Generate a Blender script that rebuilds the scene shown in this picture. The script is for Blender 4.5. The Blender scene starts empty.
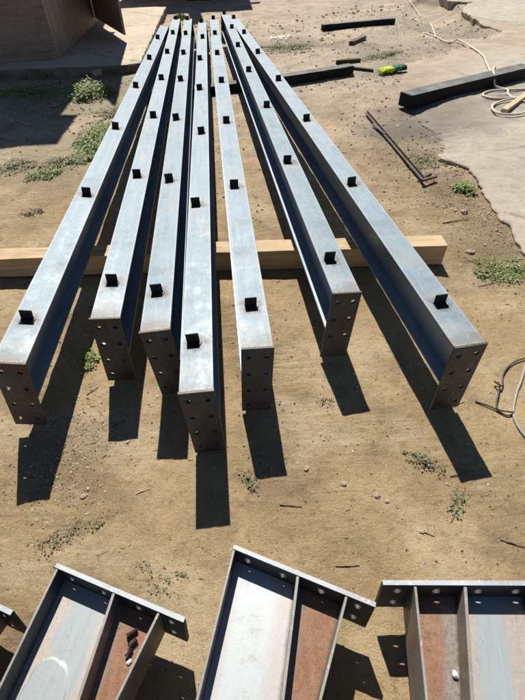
import bpy, bmesh, math, random
import numpy as np
from mathutils import Vector, Matrix, noise

random.seed(11)
rng = np.random.default_rng(7)
S = bpy.context.scene
COL = S.collection
PI = math.pi

# ------------------------------------------------------------------ camera
F_PX, PITCH, ROLL, CAM_H = 433.1006, math.radians(45.4678), math.radians(-2.91796), 1.502285
fw = Vector((0, math.cos(PITCH), -math.sin(PITCH)))
rt0 = Vector((1, 0, 0)); up0 = rt0.cross(fw)
rt = rt0 * math.cos(ROLL) + up0 * math.sin(ROLL)
up = rt.cross(fw)
cd = bpy.data.cameras.new('camera'); cam = bpy.data.objects.new('camera', cd); COL.objects.link(cam)
cam.matrix_world = Matrix(((rt.x, up.x, -fw.x, 0), (rt.y, up.y, -fw.y, 0), (rt.z, up.z, -fw.z, CAM_H), (0, 0, 0, 1)))
cd.sensor_fit = 'VERTICAL'; cd.sensor_height = 36.0; cd.lens = F_PX / 700 * 36.0
cd.shift_x = 18.034 / 700; cd.shift_y = -3.2655 / 700
cd.clip_start = 0.02; cd.clip_end = 500
S.camera = cam

# ------------------------------------------------------------------ light
SUNV = Vector((0.0740, -0.7739, -1.0)).normalized()
w = bpy.data.worlds.new('World'); S.world = w; w.use_nodes = True
nt = w.node_tree; bg = nt.nodes['Background']
sky = nt.nodes.new('ShaderNodeTexSky'); sky.sky_type = 'NISHITA'; sky.sun_disc = False
sky.sun_elevation = math.radians(52.14); sky.sun_rotation = math.radians(-5.5)
sky.air_density = 1.0; sky.dust_density = 0.3; sky.altitude = 1200
nt.links.new(sky.outputs[0], bg.inputs[0]); bg.inputs[1].default_value = 0.05
sd = bpy.data.lights.new('sun', 'SUN'); sd.energy = 5.0; sd.angle = math.radians(0.5); sd.color = (1.0, 0.955, 0.88)
so = bpy.data.objects.new('sun', sd); COL.objects.link(so)
so.rotation_euler = SUNV.to_track_quat('-Z', 'Y').to_euler()
S.view_settings.view_transform = 'Standard'; S.view_settings.look = 'None'
S.view_settings.gamma = 1.0; S.view_settings.use_curve_mapping = False
S.view_settings.exposure = 0.62

# ------------------------------------------------------------------ material helpers
class NT:
    def __init__(s, name):
        s.m = bpy.data.materials.new(name); s.m.use_nodes = True; s.t = s.m.node_tree
        s.b = s.t.nodes['Principled BSDF']; s.n = 0
        s.tc = s.t.nodes.new('ShaderNodeTexCoord'); s.off = None
    def shifted(s):
        """object coordinates moved by a random amount per object, so copies do not share a pattern"""
        if s.off is None:
            oi = s.node('ShaderNodeObjectInfo'); v = s.node('ShaderNodeVectorMath'); v.operation = 'ADD'
            c = s.node('ShaderNodeCombineXYZ'); s.l(s.math('MULTIPLY', oi.outputs['Random'], 37.0), c.inputs[0]); s.l(s.math('MULTIPLY', oi.outputs['Random'], 53.0), c.inputs[1])
            s.l(s.tc.outputs['Object'], v.inputs[0]); s.l(c.outputs[0], v.inputs[1]); s.off = v.outputs[0]; s.rnd = oi.outputs['Random']
        return s.off
    def smap(s, scale=(1, 1, 1), rot=(0, 0, 0)):
        m = s.node('ShaderNodeMapping'); s.l(s.shifted(), m.inputs[0]); m.inputs['Scale'].default_value = scale; m.inputs['Rotation'].default_value = rot
        return m.outputs[0]
    def node(s, k, **kw):
        n = s.t.nodes.new(k)
        for a, b in kw.items(): setattr(n, a, b)
        return n
    def l(s, a, b): s.t.links.new(a, b)
    def mapping(s, scale=(1, 1, 1), rot=(0, 0, 0), src='Object', loc=(0, 0, 0)):
        m = s.node('ShaderNodeMapping'); s.l(s.tc.outputs[src], m.inputs[0])
        m.inputs['Scale'].default_value = scale; m.inputs['Rotation'].default_value = rot; m.inputs['Location'].default_value = loc
        return m.outputs[0]
    def noise(s, scale, detail=6, rough=0.6, vec=None, dist=0.0, out=0):
        n = s.node('ShaderNodeTexNoise'); n.inputs['Scale'].default_value = scale
        n.inputs['Detail'].default_value = detail; n.inputs['Roughness'].default_value = rough
        n.inputs['Distortion'].default_value = dist
        s.l(vec if vec is not None else s.tc.outputs['Object'], n.inputs['Vector'])
        return n.outputs[out]
    def voronoi(s, scale, vec=None, feature='F1', out='Distance'):
        n = s.node('ShaderNodeTexVoronoi'); n.feature = feature; n.inputs['Scale'].default_value = scale
        s.l(vec if vec is not None else s.tc.outputs['Object'], n.inputs['Vector'])
        return n.outputs[out]
    def ramp(s, src, stops, interp='LINEAR'):
        n = s.node('ShaderNodeValToRGB'); s.l(src, n.inputs[0]); r = n.color_ramp; r.interpolation = interp
        while len(r.elements) < len(stops): r.elements.new(0.5)
        for e, (p, c) in zip(r.elements, stops):
            e.position = p; e.color = (c, c, c, 1) if not isinstance(c, tuple) else (*c, 1)
        return n.outputs[0]
    def mix(s, fac, a, b, mode='MIX'):
        n = s.node('ShaderNodeMix'); n.data_type = 'RGBA'; n.blend_type = mode
        for k, v in ((0, fac), (6, a), (7, b)):
            inp = n.inputs[k]
            if hasattr(v, 'links'): s.l(v, inp)
            elif isinstance(v, (int, float)): inp.default_value = v if k == 0 else (v, v, v, 1)
            else: inp.default_value = (*v, 1)
        return n.outputs[2]
    def math(s, op, a, b=0.0, c=0.0, clamp=False):
        n = s.node('ShaderNodeMath'); n.operation = op; n.use_clamp = clamp
        for inp, v in zip(n.inputs, (a, b, c)):
            if hasattr(v, 'links'): s.l(v, inp)
            else: inp.default_value = v
        return n.outputs[0]
    def xyz(s, src='Object'):
        n = s.node('ShaderNodeSeparateXYZ'); s.l(s.tc.outputs[src] if isinstance(src, str) else src, n.inputs[0]); return n.outputs
    def attr(s, name):
        n = s.node('ShaderNodeAttribute'); n.attribute_name = name; return n
    def blob(s, cx, cy, r, soft, wob=0.0, src='Object', stretch=1.0, wsrc=None):
        """soft 0..1 mask round (cx, cy), 1 inside"""
        o = s.xyz(src)
        dx = s.math('SUBTRACT', o[0], cx); dy = s.math('MULTIPLY', s.math('SUBTRACT', o[1], cy), stretch)
        d = s.math('SQRT', s.math('ADD', s.math('MULTIPLY', dx, dx), s.math('MULTIPLY', dy, dy)))
        if wob and wsrc is not None: d = s.math('ADD', d, s.math('MULTIPLY', s.math('SUBTRACT', wsrc, 0.5), wob))
        mr = s.node('ShaderNodeMapRange'); mr.interpolation_type = 'SMOOTHSTEP'
        s.l(d, mr.inputs[0]); mr.inputs[1].default_value = r; mr.inputs[2].default_value = r + soft
        mr.inputs[3].default_value = 1; mr.inputs[4].default_value = 0
        return mr.outputs[0]
    def bump(s, h, strength=0.3, dist=0.01, prev=None):
        n = s.node('ShaderNodeBump'); n.inputs['Strength'].default_value = strength; n.inputs['Distance'].default_value = dist
        s.l(h, n.inputs['Height'])
        if prev is not None: s.l(prev, n.inputs['Normal'])
        return n.outputs[0]
    def done(s, color=None, rough=None, metal=None, normal=None, spec=None):
        for k, v in (('Base Color', color), ('Roughness', rough), ('Metallic', metal), ('Normal', normal), ('Specular IOR Level', spec)):
            if v is None: continue
            if hasattr(v, 'links'): s.l(v, s.b.inputs[k])
            elif isinstance(v, tuple): s.b.inputs[k].default_value = (*v, 1)
            else: s.b.inputs[k].default_value = v
        return s.m

def simple(name, col, rough=0.8, metal=0.0, var=0.25, scale=8, bump=0.2, bscale=60, spec=0.3, dist=0.003):
    t = NT(name); n = t.noise(scale, 6, 0.65)
    c = t.mix(t.ramp(n, [(0.3, 0.0), (0.7, 1.0)]), tuple(x * (1 - var) for x in col), tuple(min(1, x * (1 + var)) for x in col))
    return t.done(c, rough, metal, t.bump(t.noise(bscale, 5, 0.6), bump, dist), spec)

# ---- ground
def mat_ground():
    t = NT('dirt')
    o = t.xyz()
    big = t.noise(0.55, 4, 0.55); mid = t.noise(3.2, 7, 0.62); fine = t.noise(34, 8, 0.72); grit = t.noise(190, 4, 0.7)
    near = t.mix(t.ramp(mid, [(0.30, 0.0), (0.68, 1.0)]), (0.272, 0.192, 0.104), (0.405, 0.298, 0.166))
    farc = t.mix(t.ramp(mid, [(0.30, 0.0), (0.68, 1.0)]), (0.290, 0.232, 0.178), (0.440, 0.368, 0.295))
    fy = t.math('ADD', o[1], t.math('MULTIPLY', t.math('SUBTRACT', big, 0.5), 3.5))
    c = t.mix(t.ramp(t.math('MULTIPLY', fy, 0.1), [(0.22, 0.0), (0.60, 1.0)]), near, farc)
    # trodden pale scuffs and darker damp dirt
    c = t.mix(t.ramp(t.noise(1.6, 6, 0.6, t.mapping((1, 1.7, 1), (0, 0, 0.6))), [(0.50, 0.0), (0.60, 0.6)]), c, (0.450, 0.360, 0.240))
    c = t.mix(t.ramp(t.noise(2.3, 5, 0.7, t.mapping((1, 1, 1), loc=(5, 2, 0))), [(0.52, 0.0), (0.66, 0.6)]), c, (0.190, 0.138, 0.086))
    c = t.mix(t.ramp(fine, [(0.34, 0.6), (0.46, 0.0)]), c, (0.165, 0.118, 0.070))
    c = t.mix(t.ramp(t.noise(11, 7, 0.75, t.mapping((1, 1, 1), loc=(3, 3, 0))), [(0.32, 0.25), (0.42, 0.0)]), c, (0.22, 0.165, 0.108))
    c = t.mix(t.ramp(grit, [(0.58, 0.0), (0.72, 0.45)]), c, (0.60, 0.52, 0.42))
    c = t.mix(t.ramp(grit, [(0.28, 0.5), (0.40, 0.0)]), c, (0.13, 0.10, 0.07))
    # small pebbles painted by cells
    v = t.voronoi(75); vc = t.voronoi(75, out='Color')
    pm = t.math('MULTIPLY', t.ramp(v, [(0.10, 1.0), (0.22, 0.0)]), t.ramp(vc, [(0.62, 0.0), (0.66, 1.0)]))
    c = t.mix(t.math('MULTIPLY', pm, 0.6), c, (0.52, 0.44, 0.34))
    for sc, lo, cc in ((52, 0.80, (0.085, 0.060, 0.042)), (130, 0.72, (0.10, 0.075, 0.052)), (36, 0.88, (0.12, 0.085, 0.055))):
        vd = t.voronoi(sc, t.mapping((1, 1, 1), loc=(sc, 1.3, 0.4))); vk = t.voronoi(sc, t.mapping((1, 1, 1), loc=(sc, 1.3, 0.4)), out='Color')
        m = t.math('MULTIPLY', t.ramp(vd, [(0.10, 1.0), (0.24, 0.0)]), t.ramp(vk, [(lo, 0.0), (lo + 0.03, 1.0)]))
        c = t.mix(t.math('MULTIPLY', m, 0.95), c, cc)
    # sooty burnt dirt by the steel bars, grey
    wob = t.noise(2.8, 6, 0.7)
    for (x, y, r, s, k) in ((1.595, 4.244, 0.10, 0.60, 0.62), (1.996, 4.481, 0.2, 0.8, 0.35), (1.859, 6.064, 0.1, 0.7, 0.3), (2.266, 7.095, 0.2, 1.2, 0.3), (3.681, 8.799, 0.4, 0.9, 0.35)):
        m = t.blob(x, y, r, s, 0.9, wsrc=wob)
        c = t.mix(t.math('MULTIPLY', m, k), c, (0.115, 0.105, 0.098))
    for (x, y, r, s, k) in ((-0.72, 0.95, 0.04, 0.26, 0.40), (1.55, 2.9, 0.1, 0.35, 0.35), (1.5, 2.3, 0.1, 0.3, 0.45), (1.66, 3.1, 0.05, 0.25, 0.5), (-0.25, 1.5, 0.1, 0.4, 0.22), (0.5, 1.9, 0.1, 0.5, 0.2), (1.2, 3.6, 0.1, 0.6, 0.2)):
        m = t.blob(x, y, r, s, 0.7, wsrc=wob)
        c = t.mix(t.math('MULTIPLY', m, k), c, (0.140, 0.098, 0.062))
    # greenish moss film
    for (x, y, r, s, k) in ((0.849, 7.911, 0.2, 0.6, 0.5), (2.065, 6.906, 0.05, 0.4, 0.5), (1.627, 2.008, 0.05, 0.35, 0.35), (-1.429, 3.981, 0.3, 0.5, 0.4), (-1.807, 5.922, 0.6, 0.6, 0.5)):
        m = t.blob(x, y, r, s, 0.8, wsrc=wob)
        c = t.mix(t.math('MULTIPLY', m, k), c, (0.150, 0.150, 0.085))
    rake = t.noise(4.5, 6, 0.7, t.mapping((1.2, 7, 1), (0, 0, 0.7)), 1.2); rake2 = t.noise(3.5, 5, 0.7, t.mapping((8, 1.2, 1), (0, 0, -0.35)), 1.5)
    msk = t.ramp(t.noise(1.1, 3, 0.5), [(0.45, 0.0), (0.6, 1.0)])
    c = t.mix(t.math('MULTIPLY', t.ramp(rake, [(0.36, 0.5), (0.44, 0.0)]), msk), c, (0.22, 0.16, 0.10))
    b1 = t.bump(mid, 0.5, 0.02)
    b1 = t.bump(t.math('MULTIPLY', rake, msk), 0.9, 0.02, b1); b1 = t.bump(rake2, 0.5, 0.012, b1)
    b1 = t.bump(t.noise(13, 7, 0.75), 0.3, 0.012, b1)
    b2 = t.bump(fine, 0.9, 0.012, b1)
    b3 = t.bump(grit, 0.8, 0.004, b2)
    b4 = t.bump(pm, 0.5, 0.004, b3)
    return t.done(c, 0.95, 0, b4, 0.15)

def mat_slab(name='concrete_dusty', tint=(0.435, 0.385, 0.315)):
    t = NT(name)
    a = t.noise(1.1, 6, 0.65); b = t.noise(9, 7, 0.7); g = t.noise(120, 4, 0.7)
    c = t.mix(t.ramp(a, [(0.35, 0.0), (0.65, 1.0)]), tuple(x * 0.86 for x in tint), tuple(x * 1.08 for x in tint))
    c = t.mix(t.ramp(b, [(0.34, 0.6), (0.54, 0.0)]), c, tuple(x * 0.60 for x in tint))
    c = t.mix(t.ramp(t.noise(38, 7, 0.8), [(0.36, 0.55), (0.48, 0.0), (0.56, 0.0), (0.66, 0.35)]), c, tuple(x * 0.5 for x in tint))
    c = t.mix(t.ramp(t.noise(2.1, 5, 0.6), [(0.55, 0.0), (0.70, 0.4)]), c, (0.42, 0.34, 0.25))
    c = t.mix(t.ramp(g, [(0.30, 0.4), (0.42, 0.0)]), c, (0.20, 0.175, 0.145))
    v = t.voronoi(0.45, t.mapping((1, 1, 1), loc=(0.2, 0.9, 0)), 'DISTANCE_TO_EDGE')
    wv = t.math('ADD', v, t.math('MULTIPLY', t.math('SUBTRACT', b, 0.5), 0.05))
    crack = t.ramp(wv, [(0.0, 1.0), (0.009, 0.0)])
    c = t.mix(t.math('MULTIPLY', crack, 0.6), c, (0.16, 0.13, 0.10))
    if name == 'concrete_dusty':
        dn = t.math('ADD', t.attr('dust').outputs['Fac'], t.math('MULTIPLY', t.math('SUBTRACT', b, 0.5), 0.7))
        mid = t.noise(3.2, 7, 0.62)
        dirt = t.mix(t.ramp(mid, [(0.30, 0.0), (0.68, 1.0)]), (0.285, 0.225, 0.165), (0.420, 0.340, 0.255))
        c = t.mix(t.ramp(dn, [(0.25, 0.0), (0.75, 1.0)]), c, dirt)
    wob = t.noise(2.8, 6, 0.7)
    for (x, y, r, s, k) in ((1.595, 4.244, 0.10, 0.60, 0.62), (1.996, 4.481, 0.2, 0.8, 0.35), (1.859, 6.064, 0.1, 0.7, 0.3), (2.1, 4.45, 0.2, 0.5, 0.5), (3.0, 4.90, 0.3, 0.5, 0.45), (1.95, 5.1, 0.2, 0.6, 0.3)):
        c = t.mix(t.math('MULTIPLY', t.blob(x, y, r, s, 0.9, wsrc=wob), k * 0.75), c, (0.125, 0.115, 0.107))
    for sc, lo, cc in ((28, 0.80, (0.12, 0.10, 0.08)), (75, 0.74, (0.13, 0.105, 0.085)), (40, 0.82, (0.50, 0.46, 0.40))):
        vd = t.voronoi(sc, t.mapping((1, 1, 1), loc=(sc, 1.3, 0.4))); vk = t.voronoi(sc, t.mapping((1, 1, 1), loc=(sc, 1.3, 0.4)), out='Color')
        m = t.math('MULTIPLY', t.ramp(vd, [(0.10, 1.0), (0.26, 0.0)]), t.ramp(vk, [(lo, 0.0), (lo + 0.03, 1.0)]))
        c = t.mix(t.math('MULTIPLY', m, 0.7), c, cc)
    nn = t.bump(crack, -0.6, 0.01, t.bump(g, 0.8, 0.004, t.bump(t.noise(38, 7, 0.8), 0.7, 0.008, t.bump(b, 0.8, 0.012))))
    return t.done(c, 0.93, 0, nn, 0.2)

def mat_steel_top(rusty=0.0):
    """rolled steel flange: mill scale, scratches, dust, soot round each welded cleat"""
    t = NT('rolled_steel')
    o = t.xyz(); sv = t.shifted()
    st = t.noise(5, 7, 0.68, t.smap((7, 0.55, 6))); sp = t.noise(70, 6, 0.75, sv); bl = t.noise(3.2, 7, 0.7, sv); pt = t.noise(11, 7, 0.72, sv)
    c = t.mix(t.ramp(st, [(0.3, 0.0), (0.7, 1.0)]), (0.104, 0.147, 0.180), (0.162, 0.214, 0.250))
    c = t.mix(t.ramp(pt, [(0.50, 0.0), (0.56, 0.55), (0.75, 0.75)]), c, (0.200, 0.245, 0.272))
    c = t.mix(t.ramp(bl, [(0.54, 0.0), (0.62, 0.45)]), c, (0.085, 0.118, 0.145))
    c = t.mix(t.ramp(t.noise(2.0, 6, 0.7, t.smap((3, 1, 1))), [(0.56, 0.0), (0.66, 0.55)]), c, (0.225, 0.215, 0.192))
    c = t.mix(t.ramp(sp, [(0.60, 0.0), (0.68, 0.5)]), c, (0.085, 0.080, 0.075))
    c = t.mix(t.ramp(sp, [(0.30, 0.5), (0.38, 0.0)]), c, (0.30, 0.31, 0.31))
    for k, (rz, sc) in enumerate(((0.9, 7.0), (-0.5, 9.0), (1.35, 5.0))):
        n = t.noise(sc, 3, 0.5, t.smap((14, 1.2, 1), (0, 0, rz)))
        c = t.mix(t.ramp(n, [(0.655, 0.0), (0.675, 0.5), (0.695, 0.0)]), c, (0.115, 0.110, 0.105) if k != 1 else (0.34, 0.34, 0.33))
    ax = t.math('ABSOLUTE', o[0])
    ax = t.math('ADD', ax, t.math('MULTIPLY', t.math('SUBTRACT', pt, 0.5), 0.012))
    c = t.mix(t.ramp(ax, [(0.050, 0.0), (0.056, 0.5), (0.060, 0.2)]), c, (0.30, 0.315, 0.315))
    ph = t.math('SUBTRACT', t.math('FRACT', t.math('DIVIDE', t.math('ADD', o[1], 1.0643 * 5 + 0.53215 - 0.242), 1.0643)), 0.5)
    dy = t.math('MULTIPLY', ph, 1.0643)
    d = t.math('SQRT', t.math('ADD', t.math('MULTIPLY', dy, dy), t.math('MULTIPLY', o[0], o[0])))
    d = t.math('ADD', d, t.math('MULTIPLY', t.math('SUBTRACT', t.noise(24, 7, 0.8, sv), 0.5), 0.13))
    c = t.mix(t.ramp(d, [(0.028, 0.75), (0.060, 0.0)]), c, (0.075, 0.062, 0.052))
    c = t.mix(t.ramp(d, [(0.038, 0.0), (0.05, 0.3), (0.066, 0.0)]), c, (0.27, 0.235, 0.19))
    e = t.math('ADD', o[1], t.math('MULTIPLY', t.math('SUBTRACT', t.noise(15, 7, 0.78, sv), 0.5), 0.26))
    c = t.mix(t.ramp(e, [(0.0, 0.85), (0.07, 0.0)]), c, (0.17, 0.135, 0.10))
    c = t.mix(t.ramp(e, [(0.05, 0.0), (0.09, 0.4), (0.16, 0.0)]), c, (0.29, 0.28, 0.255))
    r = t.ramp(pt, [(0.3, 0.46), (0.7, 0.68)])
    return t.done(c, r, 0.2, t.bump(sp, 0.2, 0.001, t.bump(st, 0.1, 0.002)), 0.5)

def mat_steel_side():
    t = NT('dark_rolled_steel'); sv = t.shifted()
    st = t.noise(4, 6, 0.6, t.smap((4, 0.6, 4))); sp = t.noise(45, 6, 0.75, sv)
    c = t.mix(t.ramp(st, [(0.3, 0.0), (0.7, 1.0)]), (0.180, 0.235, 0.290), (0.290, 0.355, 0.410))
    c = t.mix(t.ramp(sp, [(0.56, 0.0), (0.74, 0.5)]), c, (0.075, 0.055, 0.042))
    return t.done(c, t.ramp(sp, [(0.3, 0.36), (0.7, 0.52)]), 0.35, t.bump(sp, 0.15, 0.001), 0.5)

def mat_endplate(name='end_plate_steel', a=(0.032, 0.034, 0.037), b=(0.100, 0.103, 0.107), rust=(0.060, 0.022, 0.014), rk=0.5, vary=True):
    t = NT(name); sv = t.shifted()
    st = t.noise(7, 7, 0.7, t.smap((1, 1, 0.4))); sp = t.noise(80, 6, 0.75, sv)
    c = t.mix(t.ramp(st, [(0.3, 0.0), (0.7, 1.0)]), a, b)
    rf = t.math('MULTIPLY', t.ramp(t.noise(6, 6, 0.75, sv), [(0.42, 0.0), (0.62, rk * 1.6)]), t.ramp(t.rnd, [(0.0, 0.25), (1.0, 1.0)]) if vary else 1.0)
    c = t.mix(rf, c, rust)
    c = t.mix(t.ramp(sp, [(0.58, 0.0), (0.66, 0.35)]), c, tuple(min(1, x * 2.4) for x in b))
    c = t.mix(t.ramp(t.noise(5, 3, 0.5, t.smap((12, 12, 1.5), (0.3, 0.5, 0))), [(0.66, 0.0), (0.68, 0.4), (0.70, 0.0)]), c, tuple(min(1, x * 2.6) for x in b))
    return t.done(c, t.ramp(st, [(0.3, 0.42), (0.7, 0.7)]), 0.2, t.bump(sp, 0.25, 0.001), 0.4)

def mat_rust(name='rusty_web', greyside=0.25):
    """haunch web: rust with a grey mill-scale side; UV x runs across the plate"""
    t = NT(name)
    u = t.xyz('UV')
    n = t.noise(7, 8, 0.75); f = t.noise(55, 8, 0.8); g = t.noise(240, 5, 0.75); run = t.noise(9, 6, 0.7, t.mapping((1.0, 0.12, 1), src='UV'))
    c = t.mix(t.ramp(f, [(0.32, 0.0), (0.66, 1.0)]), (0.135, 0.058, 0.032), (0.345, 0.165, 0.088))
    c = t.mix(t.ramp(run, [(0.40, 0.0), (0.56, 0.85)]), c, (0.185, 0.112, 0.078))
    c = t.mix(t.ramp(n, [(0.50, 0.0), (0.60, 0.6)]), c, (0.285, 0.175, 0.115))
    gs = t.math('ADD', u[0] if greyside >= 0 else t.math('SUBTRACT', 1.0, u[0]), t.math('MULTIPLY', t.math('SUBTRACT', t.math('ADD', t.math('MULTIPLY', n, 0.6), t.math('MULTIPLY', f, 0.4)), 0.5), 1.5))
    grey = t.mix(t.ramp(f, [(0.35, 0.0), (0.62, 1.0)]), (0.135, 0.120, 0.108), (0.270, 0.240, 0.215))
    c = t.mix(t.ramp(gs, [(abs(greyside), 0.9), (abs(greyside) + 0.14, 0.0)]), c, grey)
    c = t.mix(t.ramp(g, [(0.36, 0.65), (0.45, 0.0)]), c, (0.070, 0.038, 0.026))
    c = t.mix(t.ramp(g, [(0.62, 0.0), (0.70, 0.45)]), c, (0.42, 0.28, 0.19))
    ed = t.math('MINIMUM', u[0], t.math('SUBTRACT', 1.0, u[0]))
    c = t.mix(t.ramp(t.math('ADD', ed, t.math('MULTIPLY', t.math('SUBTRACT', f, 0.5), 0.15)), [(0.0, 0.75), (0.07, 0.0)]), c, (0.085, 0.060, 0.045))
    return t.done(c, 0.8, 0.1, t.bump(g, 0.5, 0.0012, t.bump(f, 0.5, 0.002)), 0.3)

def mat_web(name, kind):
    t = NT(name)
    u = t.xyz('UV')
    n = t.noise(6, 6, 0.65); f = t.noise(70, 6, 0.7); st = t.noise(10, 5, 0.6, t.mapping((1, 0.25, 1), src='UV'))
    tan = t.mix(t.ramp(f, [(0.3, 0.0), (0.7, 1.0)]), (0.270, 0.235, 0.205), (0.370, 0.330, 0.300))
    blue = t.mix(t.ramp(st, [(0.3, 0.0), (0.7, 1.0)]), (0.225, 0.265, 0.280), (0.300, 0.340, 0.350))
    x = t.math('ADD', u[0], t.math('MULTIPLY', t.math('SUBTRACT', n, 0.5), 0.16))
    nrm = t.bump(f, 0.2, 0.001)
    if kind == 'band':
        m = t.ramp(x, [(0.24, 0.0), (0.31, 0.9), (0.62, 0.9), (0.72, 0.0)])
        c = t.mix(m, tan, blue)
        c = t.mix(t.ramp(st, [(0.60, 0.0), (0.70, 0.6)]), c, (0.15, 0.175, 0.19))
    elif kind == 'pale':
        m = t.ramp(x, [(0.10, 0.0), (0.24, 0.9), (0.70, 0.8), (0.86, 0.1)])
        c = t.mix(m, t.mix(0.5, tan, (0.40, 0.375, 0.385)), t.mix(0.5, blue, (0.50, 0.535, 0.54)))
        c = t.mix(t.ramp(st, [(0.66, 0.0), (0.72, 0.35)]), c, (0.22, 0.21, 0.21))
    else:   # poured smear: smooth blue grey puddle-shaped scale on a pale tan web
        m1 = t.blob(0.36, 0.47, 0.20, 0.03, 0.05, 'UV', 1.35, n)
        m1b = t.blob(0.52, 0.44, 0.20, 0.03, 0.05, 'UV', 1.35, n)
        m2 = t.blob(0.55, 0.18, 0.24, 0.10, 0.35, 'UV', 0.7, n)
        m3 = t.blob(0.42, 0.36, 0.22, 0.03, 0.08, 'UV', 3.0, n)
        m4 = t.blob(0.55, 0.80, 0.18, 0.08, 0.2, 'UV', 0.5, n)
        m = t.math('MAXIMUM', t.math('MAXIMUM', t.math('MAXIMUM', m1, m1b), m2), t.math('MAXIMUM', m3, m4))
        c = t.mix(t.math('MULTIPLY', m, 0.85), t.mix(0.4, tan, (0.38, 0.34, 0.30)), blue)
        c = t.mix(t.ramp(f, [(0.64, 0.0), (0.72, 0.4)]), c, (0.25, 0.22, 0.20))
        nrm = t.bump(t.math('MAXIMUM', t.math('MAXIMUM', m1, m1b), m3), 0.6, 0.004, nrm)
    fd = t.noise(90, 7, 0.8); bd = t.noise(14, 7, 0.8)
    c = t.mix(t.ramp(fd, [(0.60, 0.0), (0.67, 0.55)]), c, (0.075, 0.065, 0.055))
    c = t.mix(t.ramp(bd, [(0.56, 0.0), (0.66, 0.45)]), c, (0.26, 0.215, 0.17))
    c = t.mix(t.ramp(t.noise(8, 3, 0.5, t.mapping((5, 1, 1), (0, 0, 0.25), 'UV')), [(0.64, 0.0), (0.66, 0.5), (0.68, 0.0)]), c, (0.40, 0.41, 0.41))
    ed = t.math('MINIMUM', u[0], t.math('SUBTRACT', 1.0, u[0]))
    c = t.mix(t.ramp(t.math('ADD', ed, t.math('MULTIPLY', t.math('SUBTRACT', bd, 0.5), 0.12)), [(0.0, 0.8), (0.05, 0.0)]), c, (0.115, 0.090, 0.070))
    return t.done(c, t.ramp(bd, [(0.3, 0.42), (0.7, 0.65)]), 0.2, nrm, 0.5)

def mat_wood(name, a, b, axis=0, rough=0.85, scale=3.0, stain=(0.2, 0.14, 0.09)):
    t = NT(name)
    sc = [14, 14, 14]; sc[axis] = 0.9
    g = t.noise(scale, 7, 0.65, t.mapping(tuple(sc)), 0.6); f = t.noise(60, 4, 0.6)
    c = t.mix(t.ramp(g, [(0.30, 0.0), (0.68, 1.0)]), a, b)
    c = t.mix(t.ramp(g, [(0.30, 0.6), (0.38, 0.0)]), c, stain)
    c = t.mix(t.ramp(t.noise(5, 5, 0.7), [(0.52, 0.0), (0.70, 0.45)]), c, stain)
    return t.done(c, rough, 0, t.bump(g, 0.4, 0.003, t.bump(f, 0.2, 0.001)), 0.25)

def mat_leaf(name, a, b, scale=60):
    t = NT(name)
    n = t.noise(scale, 2, 0.5); n2 = t.noise(6, 3, 0.5)
    c = t.mix(t.ramp(n, [(0.35, 0.0), (0.65, 1.0)]), a, b)
    c = t.mix(t.ramp(n2, [(0.5, 0.0), (0.7, 0.5)]), c, (0.20, 0.19, 0.09))
    return t.done(c, 0.6, 0, None, 0.3)

def mat_stone():
    t = NT('stone')
    oi = t.node('ShaderNodeObjectInfo')
    n = t.noise(30, 6, 0.7)
    c = t.mix(t.ramp(n, [(0.3, 0.0), (0.7, 1.0)]), (0.26, 0.205, 0.145), (0.46, 0.385, 0.29))
    c = t.mix(t.ramp(oi.outputs['Random'], [(0.0, 0.0), (1.0, 0.55)]), c, (0.22, 0.165, 0.12))
    return t.done(c, 0.85, 0, t.bump(n, 0.5, 0.003), 0.3)

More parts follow.
